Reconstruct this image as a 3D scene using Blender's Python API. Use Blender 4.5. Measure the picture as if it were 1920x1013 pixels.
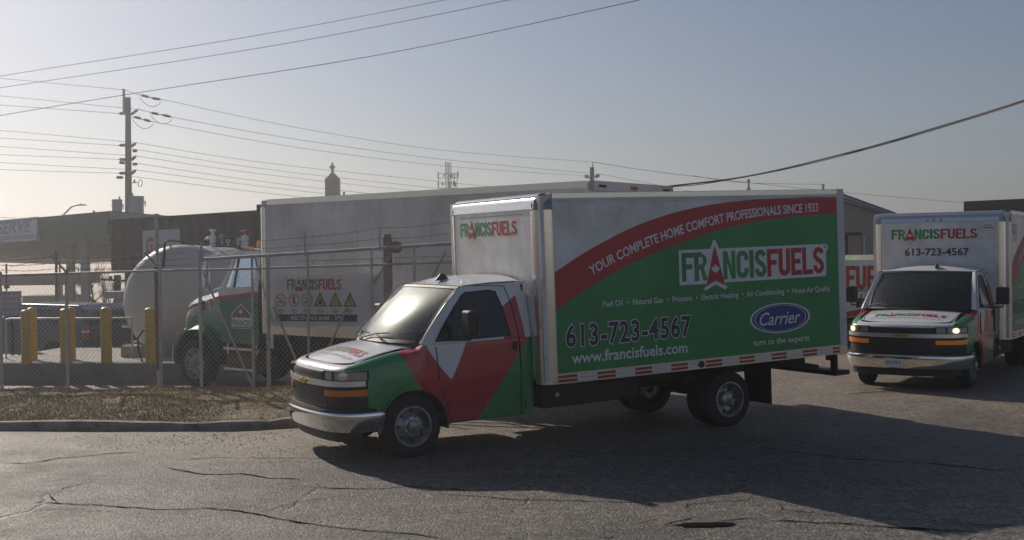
import bpy, math, random
from math import sin, cos, pi, radians, sqrt, atan2
from mathutils import Vector, Matrix, noise
random.seed(7)
for o in list(bpy.data.objects): bpy.data.objects.remove(o)
S = bpy.context.scene
COL = S.collection
# ---------------------------------------------------------------- camera
CF, CP, CR, CH = 2173.07, -0.0139, 0.0117, 2.3641          # focal length in photo pixels, pitch, roll, height
_f = Vector((0, cos(CP), sin(CP))); _u = Vector((0, -sin(CP), cos(CP))); _r = Vector((1, 0, 0))
RI = cos(CR)*_r - sin(CR)*_u; UP = sin(CR)*_r + cos(CR)*_u; FW = _f
cam = bpy.data.cameras.new('camera'); camo = bpy.data.objects.new('camera', cam); COL.objects.link(camo)
cam.sensor_width = 36; cam.lens = CF/1920*36; cam.clip_end = 3000; cam.clip_start = .1
m = Matrix((RI, UP, -FW)).transposed().to_4x4(); m.translation = (0, 0, CH); camo.matrix_world = m
S.camera = camo
# ---------------------------------------------------------------- sky and sun
SUN_AZ, SUN_EL = radians(35), radians(29)                  # azimuth to the left of the view direction
W = bpy.data.worlds.new('World'); S.world = W; W.use_nodes = True
nt = W.node_tree; bg = nt.nodes['Background']
sk = nt.nodes.new('ShaderNodeTexSky'); sk.sky_type = 'NISHITA'; sk.sun_disc = False
sk.sun_elevation = SUN_EL; sk.sun_rotation = -SUN_AZ
sk.air_density = 1.0; sk.dust_density = .4; sk.ozone_density = 1.2
hs = nt.nodes.new('ShaderNodeHueSaturation'); hs.inputs['Saturation'].default_value = .95
nt.links.new(sk.outputs[0], hs.inputs['Color']); tn = nt.nodes.new('ShaderNodeMix'); tn.data_type = 'RGBA'; tn.blend_type = 'MULTIPLY'; tn.inputs[0].default_value = 1; tn.inputs[7].default_value = (1.0, .965, 1.06, 1); nt.links.new(hs.outputs[0], tn.inputs[6]); nt.links.new(tn.outputs[2], bg.inputs[0]); bg.inputs[1].default_value = .062
sl = bpy.data.lights.new('sun', 'SUN'); sl.energy = 4.3; sl.angle = radians(.55); sl.color = (1, .9, .76)
so = bpy.data.objects.new('sun', sl); COL.objects.link(so)
SD = Vector((-sin(SUN_AZ)*cos(SUN_EL), cos(SUN_AZ)*cos(SUN_EL), sin(SUN_EL)))
so.rotation_euler = SD.to_track_quat('Z', 'Y').to_euler(); so.location = (0, 0, 30)
S.view_settings.view_transform = 'Standard'; S.view_settings.look = 'None'
S.view_settings.exposure = -0.3; S.view_settings.gamma = 1
S.render.engine = 'CYCLES'
HAZE_D, HAZE_G = .0021, .70

# ---------------------------------------------------------------- helpers
def ray(px, py): return FW + RI*((px-960)/CF) - UP*((py-506.5)/CF)
def at(px, py, Y):
    d = ray(px, py); return Vector((0, 0, CH)) + d*(Y/d.y)
def sm(a, b, x):
    t = max(0., min(1., (x-a)/(b-a))); return t*t*(3-2*t)
def ground_z(x, y):
    z = -.37*sm(.5, -3.0, x)*sm(19.9, 21.6, y)
    s = .040 + (.018-.040)*sm(-2, 5, x)
    if y > 25: z -= s*(y-25)
    return z

def mat(name, col, rough=.6, metal=0., coat=0., var=0., vscale=3., bump=0., bscale=60., spec=.5, dirt=None):
    M = bpy.data.materials.new(name); M.use_nodes = True; n = M.node_tree.nodes; l = M.node_tree.links
    p = n['Principled BSDF']; p.inputs['Roughness'].default_value = rough; p.inputs['Metallic'].default_value = metal
    p.inputs['Coat Weight'].default_value = coat; p.inputs['Coat Roughness'].default_value = .06
    p.inputs['Specular IOR Level'].default_value = spec
    c = (*col, 1); p.inputs['Base Color'].default_value = c
    tc = n.new('ShaderNodeTexCoord')
    if var > 0:
        ns = n.new('ShaderNodeTexNoise'); ns.inputs['Scale'].default_value = vscale; ns.inputs['Detail'].default_value = 8; ns.inputs['Roughness'].default_value = .65
        l.new(tc.outputs['Object'], ns.inputs['Vector'])
        rp = n.new('ShaderNodeValToRGB'); rp.color_ramp.elements[0].position = .3; rp.color_ramp.elements[1].position = .7
        d2 = dirt or col
        rp.color_ramp.elements[0].color = (*[v*(1-var) for v in d2], 1); rp.color_ramp.elements[1].color = (*[min(1, v*(1+var*.6)) for v in col], 1)
        l.new(ns.outputs[0], rp.inputs[0]); l.new(rp.outputs[0], p.inputs['Base Color'])
        mr = n.new('ShaderNodeMapRange'); mr.inputs[3].default_value = min(1, rough*1.25); mr.inputs[4].default_value = rough*.85
        l.new(ns.outputs[0], mr.inputs[0]); l.new(mr.outputs[0], p.inputs['Roughness'])
    if bump > 0:
        nb = n.new('ShaderNodeTexNoise'); nb.inputs['Scale'].default_value = bscale; nb.inputs['Detail'].default_value = 6
        l.new(tc.outputs['Object'], nb.inputs['Vector'])
        b = n.new('ShaderNodeBump'); b.inputs['Strength'].default_value = bump; b.inputs['Distance'].default_value = .02
        l.new(nb.outputs[0], b.inputs['Height']); l.new(b.outputs[0], p.inputs['Normal'])
    return M

def glass(name, tint=(.55, .6, .58), alpha=.5, rough=.02, film=.1, dust=.01):
    M = bpy.data.materials.new(name); M.use_nodes = True; n = M.node_tree.nodes; l = M.node_tree.links
    for x in list(n): n.remove(x)
    o = n.new('ShaderNodeOutputMaterial'); t = n.new('ShaderNodeBsdfTransparent'); g = n.new('ShaderNodeBsdfGlossy')
    t.inputs[0].default_value = (*[c*alpha for c in tint], 1); g.inputs['Roughness'].default_value = rough; g.inputs[0].default_value = (.9, .95, .95, 1)
    f = n.new('ShaderNodeFresnel'); f.inputs[0].default_value = 1.6
    g2 = n.new('ShaderNodeBsdfGlossy'); g2.inputs['Roughness'].default_value = .30; g2.inputs[0].default_value = (.9, .95, .92, 1)
    mg = n.new('ShaderNodeMixShader'); mg.inputs[0].default_value = film; l.new(g.outputs[0], mg.inputs[1]); l.new(g2.outputs[0], mg.inputs[2])
    mx = n.new('ShaderNodeMixShader'); l.new(f.outputs[0], mx.inputs[0]); l.new(t.outputs[0], mx.inputs[1]); l.new(mg.outputs[0], mx.inputs[2])
    df = n.new('ShaderNodeBsdfDiffuse'); df.inputs[0].default_value = (.55, .58, .52, 1); md = n.new('ShaderNodeMixShader'); md.inputs[0].default_value = dust; l.new(mx.outputs[0], md.inputs[1]); l.new(df.outputs[0], md.inputs[2]); l.new(md.outputs[0], o.inputs[0])
    return M

class MB:
    def __init__(s): s.v = []; s.f = []; s.mi = []; s.cur = 0
    def add(s, vs, fs):
        k = len(s.v); s.v += [tuple(p) for p in vs]
        for f in fs: s.f.append(tuple(i+k for i in f)); s.mi.append(s.cur)
        return s
    def box(s, x0, x1, y0, y1, z0, z1):
        return s.add([(x, y, z) for x in (x0, x1) for y in (y0, y1) for z in (z0, z1)],
                     [(0, 1, 3, 2), (4, 6, 7, 5), (0, 4, 5, 1), (2, 3, 7, 6), (0, 2, 6, 4), (1, 5, 7, 3)])
    def bar(s, a, b, w, h=None, up=(0, 0, 1)):      # rectangular bar from a to b
        a = Vector(a); b = Vector(b); h = h or w; d = (b-a).normalized(); u = Vector(up)
        if abs(d.dot(u)) > .95: u = Vector((1, 0, 0)) if abs(d.x) < .9 else Vector((0, 1, 0))
        r = d.cross(u).normalized(); u = r.cross(d)
        vs = [p+r*i*w/2+u*j*h/2 for p in (a, b) for i, j in ((-1, -1), (1, -1), (1, 1), (-1, 1))]
        return s.add(vs, [(3, 2, 1, 0), (4, 5, 6, 7), (0, 1, 5, 4), (1, 2, 6, 5), (2, 3, 7, 6), (3, 0, 4, 7)])
    def tube(s, pts, r, n=8, r2=None, cap=True):
        pts = [Vector(p) for p in pts]; N = len(pts); rings = []; pr = None
        for i, p in enumerate(pts):
            d = (pts[min(i+1, N-1)]-pts[max(i-1, 0)]).normalized()
            if pr is None:
                u = Vector((0, 0, 1)) if abs(d.z) < .9 else Vector((1, 0, 0)); pr = d.cross(u).normalized()
            pr = (pr-d*pr.dot(d)).normalized(); q = d.cross(pr)
            rr = r if r2 is None else r+(r2-r)*i/(N-1)
            rings.append([p+(pr*cos(2*pi*k/n)+q*sin(2*pi*k/n))*rr for k in range(n)])
        fs = [(i*n+k, i*n+(k+1) % n, (i+1)*n+(k+1) % n, (i+1)*n+k) for i in range(N-1) for k in range(n)]
        if cap: fs += [tuple(range(n))[::-1], tuple((N-1)*n+k for k in range(n))]
        return s.add([p for g in rings for p in g], fs)
    def grid(s, rows, closed=False):
        n = len(rows[0]); k = n if closed else n-1
        fs = [(i*n+j, i*n+(j+1) % n, (i+1)*n+(j+1) % n, (i+1)*n+j) for i in range(len(rows)-1) for j in range(k)]
        return s.add([p for r in rows for p in r], fs)
    def lathe(s, prof, c=(0, 0, 0), axis='y', n=32):    # prof: (radius, along)
        rows = []
        for r, a in prof:
            row = []
            for k in range(n):
                t = 2*pi*k/n; p, q = r*cos(t), r*sin(t)
                v = {'y': (p, a, q), 'x': (a, p, q), 'z': (p, q, a)}[axis]
                row.append((v[0]+c[0], v[1]+c[1], v[2]+c[2]))
            rows.append(row)
        return s.grid(rows, True)
    def poly(s, pts): return s.add(pts, [tuple(range(len(pts)))])
    def prism(s, pts, off):                          # closed polygon extruded by off
        off = Vector(off); n = len(pts); P = [Vector(p) for p in pts]
        return s.add(P+[p+off for p in P], [tuple(range(n))[::-1], tuple(range(n, 2*n))]+[(i, (i+1) % n, n+(i+1) % n, n+i) for i in range(n)])
    def build(s, name, mats, parent=None, smooth=None, bevel=0, recalc=True):
        me = bpy.data.meshes.new(name); me.from_pydata(s.v, [], s.f)
        if not isinstance(mats, (list, tuple)): mats = [mats]
        for M in mats: me.materials.append(M)
        if len(mats) > 1: me.polygons.foreach_set('material_index', s.mi)
        me.update()
        if recalc and len(s.f) < 60000:
            import bmesh
            b = bmesh.new(); b.from_mesh(me); bmesh.ops.recalc_face_normals(b, faces=b.faces); b.to_mesh(me); b.free()
        if smooth is not None:
            me.polygons.foreach_set('use_smooth', [True]*len(me.polygons)); me.set_sharp_from_angle(angle=radians(smooth))
        o = bpy.data.objects.new(name, me); COL.objects.link(o)
        if parent: o.parent = parent
        if bevel: 
            b = o.modifiers.new('bevel', 'BEVEL'); b.width = bevel; b.segments = 2; b.limit_method = 'ANGLE'; b.angle_limit = radians(40)
        return o
def tag(o, label=None, cat=None, group=None, kind=None):
    if label: o['label'] = label
    if cat: o['category'] = cat
    if group: o['group'] = group
    if kind: o['kind'] = kind
    return o
def empty(name, loc=(0, 0, 0), rz=0, label=None, cat=None, group=None):
    o = bpy.data.objects.new(name, None); COL.objects.link(o); o.location = loc; o.rotation_euler = (0, 0, rz); o.empty_display_size = .2
    return tag(o, label, cat, group)
def copy_tree(o, parent=None):
    c = o.copy(); COL.objects.link(c)
    if parent: c.parent = parent; c.matrix_parent_inverse = o.matrix_parent_inverse
    for ch in [x for x in bpy.data.objects if x.parent == o]: copy_tree(ch, c)
    return c
def arc(c, r, a0, a1, n): return [(c[0]+r*cos(a0+(a1-a0)*i/n), c[1]+r*sin(a0+(a1-a0)*i/n)) for i in range(n+1)]

# --- lettering: 2-D glyph outlines filled through curves, placed on any plane
def mesh_of(cu):
    o = bpy.data.objects.new('tmp', cu); COL.objects.link(o); dg = bpy.context.evaluated_depsgraph_get()
    me = bpy.data.meshes.new_from_object(o.evaluated_get(dg)); bpy.data.objects.remove(o); return me
def text2d(t, size=1., off=0., xs=1., shear=0., space=1.):
    cu = bpy.data.curves.new('t', 'FONT'); cu.body = t; cu.size = 1; cu.offset = off; cu.shear = shear; cu.space_character = space; cu.resolution_u = 3
    me = mesh_of(cu); vs = [(v.co.x*size*xs, v.co.y*size) for v in me.vertices]; fs = [tuple(p.vertices) for p in me.polygons]
    bpy.data.meshes.remove(me); return vs, fs
def shape2d(contours):
    cu = bpy.data.curves.new('c', 'CURVE'); cu.dimensions = '2D'; cu.fill_mode = 'BOTH'
    for c in contours:
        sp = cu.splines.new('POLY'); sp.points.add(len(c)-1); sp.use_cyclic_u = True
        for i, p in enumerate(c): sp.points[i].co = (p[0], p[1], 0, 1)
    me = mesh_of(cu); vs = [(v.co.x, v.co.y) for v in me.vertices]; fs = [tuple(p.vertices) for p in me.polygons]
    bpy.data.meshes.remove(me); return vs, fs
def stroke(pts, w):
    L = []; R = []; n = len(pts)
    for i, p in enumerate(pts):
        a = pts[max(i-1, 0)]; b = pts[min(i+1, n-1)]; dx, dy = b[0]-a[0], b[1]-a[1]; q = sqrt(dx*dx+dy*dy) or 1
        L.append((p[0]-dy/q*w/2, p[1]+dx/q*w/2)); R.append((p[0]+dy/q*w/2, p[1]-dx/q*w/2))
    return [L+R[::-1]]
GW = .56; T = .19
def glyph(ch):
    w = GW; t = T
    if ch == 'F': return [[(0, 0), (t, 0), (t, .42), (w-.1, .42), (w-.1, .6), (t, .6), (t, .82), (w-.02, .82), (w-.02, 1), (0, 1)]], w
    if ch == 'E': return [[(0, 0), (w-.04, 0), (w-.04, .18), (t, .18), (t, .42), (w-.1, .42), (w-.1, .59), (t, .59), (t, .82), (w-.04, .82), (w-.04, 1), (0, 1)]], w
    if ch == 'L': return [[(0, 0), (w-.04, 0), (w-.04, .18), (t, .18), (t, 1), (0, 1)]], w-.02
    if ch == 'I': return [[(0, 0), (t+.01, 0), (t+.01, 1), (0, 1)]], t+.06
    if ch == 'N': return [[(0, 0), (t-.01, 0), (t-.01, .62), (w-t, 0), (w, 0), (w, 1), (w-t+.01, 1), (w-t+.01, .4), (t, 1), (0, 1)]], w+.05
    if ch == 'R':
        o = [(0, 0), (t, 0), (t, .4), (.27, .4), (w-.17, 0), (w+.02, 0), (w-.14, .44)]+arc((w-.21, .71), .21, -.9, pi/2-.1, 6)+[(w-.24, 1), (0, 1)]
        return [o, [(t, .57), (t, .83), (.33, .83), (.385, .76), (.385, .64), (.33, .57)]], w+.04
    if ch == 'U':
        r = w/2-t/2; return stroke([(t/2, 1), (t/2, .8), (t/2, .5)]+[(p[0], p[1]) for p in arc((w/2, r+t/2), r, pi, 2*pi, 10)]+[(w-t/2, .5), (w-t/2, 1)], t), w+.05
    if ch == 'C':
        r = w/2-t/2; return stroke([(w-t/2, .64)]+arc((w/2, 1-r-t/2), r, .1, pi, 9)+arc((w/2, r+t/2), r, pi, 2*pi-.1, 9)+[(w-t/2, .36)], t), w+.05
    if ch == 'S':
        r = .185; c1 = (w/2, 1-t/2-r); c2 = (w/2, t/2+r)
        p = arc(c1, r, .25, pi*1.1, 9)+[(w/2-.09, .56), (w/2+.09, .45)]+arc(c2, r, .1*pi, -pi-.2, 9)[0:]
        return stroke(p, t-.01), w+.03
LEAF = [(0, 1), (.16, .68), (.36, .78), (.30, .42), (.52, .58), (.60, .44), (.95, .40), (.82, .18), (.94, .08), (.50, -.22), (.55, -.42), (.07, -.36), (.05, -.8),
        (-.05, -.8), (-.07, -.36), (-.55, -.42), (-.50, -.22), (-.94, .08), (-.82, .18), (-.95, .40), (-.60, .44), (-.52, .58), (-.30, .42), (-.36, .78), (-.16, .68)]
def tri_a(h=1.0, wd=.84):
    return [[(0, -.2*h), (wd/2, -.02*h), (wd, -.2*h), (wd/2, 1.22*h)]]
class Face:                                          # flat sheet of signs on a plane: origin o, right u, up v, outward n
    def __init__(s, o, u, v, n=None, warp=None):
        s.o = Vector(o); s.u = Vector(u).normalized(); s.v = Vector(v).normalized(); s.n = s.u.cross(s.v).normalized() if n is None else Vector(n); s.warp = warp
    def put(s, mb, vf, x=0, y=0, sc=1., lift=.004, bend=None, sx=None):
        vs, fs = vf; out = []
        for a, b in vs:
            a = x+a*(sx or sc); b = y+b*sc
            if bend: a, b = bend(a, b)
            p = s.o+s.u*a+s.v*b+s.n*lift
            if s.warp: p = s.warp(p, lift)
            out.append(p)
        mb.add(out, fs)
def logo(face, x, y, h, parent, lift=.004, width=None, outline=False, mats=None, bend=None):
    """FRANCISFUELS word, baseline at y, cap height h, left end x"""
    adv = []; cx = 0
    for ch in 'FRANCISFUELS':
        if ch == 'A': adv.append(cx-.09); cx += .70
        else: adv.append(cx); cx += glyph(ch)[1]
    k = 1. if width is None else width/(cx*h)
    g = MB(); r = MB(); w = MB()
    for i, ch in enumerate('FRANCISFUELS'):
        tgt = g if i < 7 else r
        if ch == 'A':
            face.put(r, shape2d(tri_a()), x+adv[i]*h*k, y, h, lift+.003, bend, h*k)
            face.put(w, shape2d([[(p[0]*.2+.42, p[1]*.2+.36) for p in LEAF]]), x+adv[i]*h*k, y, h, lift+.006, bend, h*k)
        else: face.put(tgt, shape2d(glyph(ch)[0]), x+adv[i]*h*k, y, h, lift, bend, h*k)
    face.put(g if 0 else r, shape2d([[(0, 0), (.06, 0), (.06, .1), (0, .1)]]), x+(cx+.0)*h*k, y+h*.95, h, lift, bend, h*k)
    if outline:
        e = .11; a0 = adv[2]; 
        pts = [(-e, -e), (a0+.12, -e-.02), (a0-.12, -.28), (a0-.02, -.36), (a0+.42, -.17), (a0+.86, -.36), (a0+.96, -.28), (a0+.80, -e), (cx+.02, -e), (cx+.08, 0), (cx+.08, .8), (cx+.17, .88), (cx+.17, 1.08), (cx, 1.1),
               (a0+.62, 1.1), (a0+.46, 1.42), (a0+.38, 1.42), (a0+.22, 1.1), (-e, 1.1)]
        face.put(w, shape2d([pts]), x, y, h, lift-.003, bend, h*k)
    g.build('green_lettering', M_sgreen, parent); r.build('red_lettering', M_sred, parent); w.build('white_lettering', M_swhite, parent)
def write(face, t, x, y, size, m, parent, lift=.004, off=.0, width=None, shear=0, bend=None, name='lettering', space=1.):
    vf = text2d(t, 1, off, 1, shear, space); xs = [a for a, b in text2d(t, 1, 0, 1, shear, space)[0]]; w = max(xs)-min(xs); x0 = min(xs)
    k = size if width is None else width/w
    mb = MB(); face.put(mb, ([(a-x0, b) for a, b in vf[0]], vf[1]), x, y, size, lift, bend, k)
    return mb.build(name, m, parent)
# ---------------------------------------------------------------- materials
M_alu = mat('aluminium', (.78, .75, .70), .17, 1., bump=.06, bscale=4)
M_chrome = mat('chrome', (.80, .80, .79), .10, 1.)
M_bar = mat('satin chrome', (.82, .82, .82), .32, .9)
M_white = mat('white paint', (.78, .79, .80), .32, coat=.4, var=.12, vscale=2.2, dirt=(.66, .63, .58))
M_oldwhite = mat('weathered white panel', (.70, .70, .70), .5, var=.14, vscale=1.1, dirt=(.60, .58, .54))
M_black = mat('black plastic', (.018, .018, .019), .5, var=.3, vscale=7, dirt=(.03, .027, .023))
M_slat = mat('grille slats', (.05, .05, .052), .3)
M_rubber = mat('tyre rubber', (.022, .021, .02), .8, var=.4, vscale=9, dirt=(.045, .04, .034), bump=.3, bscale=40)
M_frame = mat('chassis steel', (.02, .019, .018), .7, var=.4, vscale=5, dirt=(.05, .043, .035))
M_steel = mat('rim steel', (.48, .48, .48), .35, .7, var=.3, vscale=9, dirt=(.2, .17, .14))
M_galv = mat('galvanised steel', (.46, .46, .46), .5, .5, var=.25, vscale=5)
M_wire = mat('fence wire', (.26, .26, .26), .55, .5)
M_rust = mat('rusty steel', (.20, .14, .10), .8, .2, var=.4, vscale=6)
M_sred = mat('red vinyl', (.50, .025, .035), .4, var=.08, vscale=2)
M_sgreen = mat('green vinyl', (.035, .27, .08), .36, var=.2, vscale=1.3)
M_swhite = mat('white vinyl', (.78, .78, .78), .45)
M_sdark = mat('dark vinyl', (.03, .02, .04), .45)
M_sblue = mat('blue vinyl', (.02, .04, .25), .4)
M_tape_r = mat('red tape', (.38, .03, .03), .3); M_tape_w = mat('white tape', (.7, .7, .7), .3)
M_amber = mat('amber lens', (.75, .22, .02), .2, coat=.6)
M_amber_lit = bpy.data.materials.new('lit amber lens'); M_amber_lit.use_nodes = True
_p = M_amber_lit.node_tree.nodes['Principled BSDF']; _p.inputs['Base Color'].default_value = (.8, .25, .02, 1); _p.inputs['Roughness'].default_value = .2; _p.inputs['Emission Color'].default_value = (1, .33, .03, 1); _p.inputs['Emission Strength'].default_value = .10
M_warm = bpy.data.materials.new('lit reflector bowl'); M_warm.use_nodes = True
_p = M_warm.node_tree.nodes['Principled BSDF']; _p.inputs['Base Color'].default_value = (.85, .78, .6, 1); _p.inputs['Emission Color'].default_value = (1, .68, .38, 1); _p.inputs['Emission Strength'].default_value = .9
M_lens = mat('headlight lens', (.42, .42, .40), .12, .5, coat=1.)
M_bulb = mat('reflector bowl', (.85, .80, .66), .15, .6)
M_lit = bpy.data.materials.new('lit bulb'); M_lit.use_nodes = True
_p = M_lit.node_tree.nodes['Principled BSDF']; _p.inputs['Base Color'].default_value = (1, .85, .6, 1); _p.inputs['Emission Color'].default_value = (1, .72, .4, 1); _p.inputs['Emission Strength'].default_value = 4.0
M_interior = mat('cab interior', (.05, .048, .045), .85, var=.2)
M_seat = mat('seat cloth', (.09, .085, .08), .9, var=.2)
M_glass = glass('window glass', (.60, .68, .64), .55, .03, .35, .05)
M_glass2 = glass('side glass', (.5, .55, .56), .28)
M_bow = mat('gold emblem', (.75, .52, .12), .25, .8)
M_plate = mat('licence plate', (.72, .74, .76), .45)

def cab_paint():
    M = bpy.data.materials.new('cab paint with green and red sweep'); M.use_nodes = True; n = M.node_tree.nodes; l = M.node_tree.links
    p = n['Principled BSDF']; p.inputs['Roughness'].default_value = .3; p.inputs['Coat Weight'].default_value = .6; p.inputs['Coat Roughness'].default_value = .05
    tc = n.new('ShaderNodeTexCoord'); sp = n.new('ShaderNodeSeparateXYZ'); l.new(tc.outputs['Object'], sp.inputs[0])
    def mth(op, a, b=None):
        q = n.new('ShaderNodeMath'); q.operation = op
        for i, v in enumerate((a, b)):
            if v is None: continue
            if isinstance(v, (int, float)): q.inputs[i].default_value = v
            else: l.new(v, q.inputs[i])
        return q.outputs[0]
    X = sp.outputs[0]; Y = mth('ABSOLUTE', sp.outputs[1]); Z = sp.outputs[2]
    # slight bow of the colour edges: curve x by height
    def right(x0, z0, x1, z1, bow=0):                # 1 where the point lies rearward (smaller X) of the line through both points
        k = (x1-x0)/(z1-z0); lx = mth('ADD', mth('MULTIPLY', mth('SUBTRACT', Z, z0), k), x0)
        if bow:
            t = mth('DIVIDE', mth('SUBTRACT', Z, z0), z1-z0); lx = mth('ADD', lx, mth('MULTIPLY', mth('MULTIPLY', t, mth('SUBTRACT', 1, t)), bow*4))
        return mth('LESS_THAN', X, lx)
    AND = lambda a, b: mth('MULTIPLY', a, b); NOT = lambda a: mth('SUBTRACT', 1, a)
    below = mth('LESS_THAN', Z, 1.305)
    side = AND(mth('GREATER_THAN', Y, mth('ADD', .775, mth('MULTIPLY', mth('MAXIMUM', X, 0), .03))), below)
    rgreen = right(.16, 1.29, -.42, .39, .05)        # behind the front green
    vl = right(-.18, 1.30, -.49, .88, .02); vr = NOT(right(-.70, 1.30, -.49, .88, -.01)); V = AND(AND(vl, vr), mth('GREATER_THAN', Z, .88))
    rear = right(-1.53, 1.26, -.84, .38, .0)
    red = AND(AND(AND(rgreen, NOT(V)), NOT(rear)), side)
    green = mth('MAXIMUM', AND(side, NOT(rgreen)), AND(side, rear))
    post = AND(AND(mth('GREATER_THAN', Z, 1.30), right(-1.22, 1.30, -1.22, 2.)), mth('LESS_THAN', Z, mth('ADD', 1.68, mth('MULTIPLY', mth('SUBTRACT', -1.24, X), .65))))
    post = AND(post, AND(mth('GREATER_THAN', Y, .7), NOT(right(-1.53, 1.25, -1.46, 1.83))))
    red = mth('MAXIMUM', red, post)
    def mix(f, a, b):
        q = n.new('ShaderNodeMix'); q.data_type = 'RGBA'; l.new(f, q.inputs[0])
        for i, v in ((6, a), (7, b)):
            if isinstance(v, tuple): q.inputs[i].default_value = v
            else: l.new(v, q.inputs[i])
        return q.outputs[2]
    c = mix(green, (.78, .79, .80, 1), (.035, .27, .08, 1)); c = mix(red, c, (.50, .025, .035, 1))
    ns = n.new('ShaderNodeTexNoise'); ns.inputs['Scale'].default_value = 2.5; ns.inputs['Detail'].default_value = 7; l.new(tc.outputs['Object'], ns.inputs[0])
    low = n.new('ShaderNodeMapRange'); low.inputs[1].default_value = .9; low.inputs[2].default_value = .3; low.inputs[3].default_value = .03; low.inputs[4].default_value = .4; l.new(Z, low.inputs[0])
    d = mth('MULTIPLY', ns.outputs[0], low.outputs[0]); c = mix(d, c, (.22, .19, .16, 1))
    l.new(c, p.inputs['Base Color']); return M
M_cab = cab_paint()

# ---------------------------------------------------------------- van cab plan path (front centre -> rear), vehicle axes: X forward, Y left, Z up
PATH = [(.935, 0), (.93, .25), (.905, .5), (.86, .70), (.78, .84), (.66, .925), (.50, .965), (.25, .985), (0, .995), (-.5, 1.0), (-1.0, 1.0), (-1.50, .995)]
def _cr(P, s):
    n = len(P)-1; i = min(int(s), n-1); t = s-i; p = [P[max(i-1, 0)], P[i], P[i+1], P[min(i+2, n)]]
    return tuple(.5*((2*p[1][k])+(-p[0][k]+p[2][k])*t+(2*p[0][k]-5*p[1][k]+4*p[2][k]-p[3][k])*t*t+(-p[0][k]+3*p[1][k]-3*p[2][k]+p[3][k])*t**3) for k in (0, 1))
FINE = [_cr(PATH, i/8) for i in range(8*(len(PATH)-1)+1)]; FINE[0] = PATH[0]
DIST = [0.]
for a, b in zip(FINE, FINE[1:]): DIST.append(DIST[-1]+sqrt((a[0]-b[0])**2+(a[1]-b[1])**2))
def path(d, off=0.):                                  # signed distance from the nose centre; sign gives the side
    sg = 1 if d >= 0 else -1; d = abs(d); i = 0
    while i < len(DIST)-2 and DIST[i+1] < d: i += 1
    t = (d-DIST[i])/(DIST[i+1]-DIST[i]); a, b = FINE[i], FINE[i+1]
    x, y = a[0]+(b[0]-a[0])*t, a[1]+(b[1]-a[1])*t; dx, dy = b[0]-a[0], b[1]-a[1]; q = sqrt(dx*dx+dy*dy)
    return x-(-dy/q)*off*-1*(-1) if 0 else x+dy/q*off, sg*(y+(-dx/q)*off)
def d_at_x(X):
    for i in range(len(FINE)-1, 0, -1):
        if FINE[i][0] <= X <= FINE[i-1][0]: return DIST[i]+(X-FINE[i][0])/(FINE[i-1][0]-FINE[i][0]+1e-9)*(DIST[i-1]-DIST[i])
    return DIST[-1]
def d_at_y(Y):
    for i in range(len(FINE)-1):
        if FINE[i][1] <= Y <= FINE[i+1][1]: return DIST[i]+(Y-FINE[i][1])/(FINE[i+1][1]-FINE[i][1]+1e-9)*(DIST[i+1]-DIST[i])
    return DIST[-1]
def strip(mb, d0, d1, z0, z1, off=.01, th=.03, n=None, ztaper=None):
    n = n or max(2, int(abs(d1-d0)/.05)); rows = []
    for i in range(n+1):
        d = d0+(d1-d0)*i/n; zb, zt = z0, z1
        if ztaper: zb, zt = ztaper(d)
        x, y = path(d, off); xi, yi = path(d, off-th)
        rows.append([(x, y, zb), (x, y, zt), (xi, yi, zt), (xi, yi, zb)])
    mb.grid(rows, True); mb.poly(rows[0]); mb.poly(rows[-1]); return mb
def hood_z(X, Y):
    s = max(0, min(1, (.93-X)/1.0)); return 1.075+.245*(1-(1-s)**1.7)-.05*(Y/.8)**2
def tumble(z): return .995-.25*max(0, z-1.31)**1.15

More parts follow.
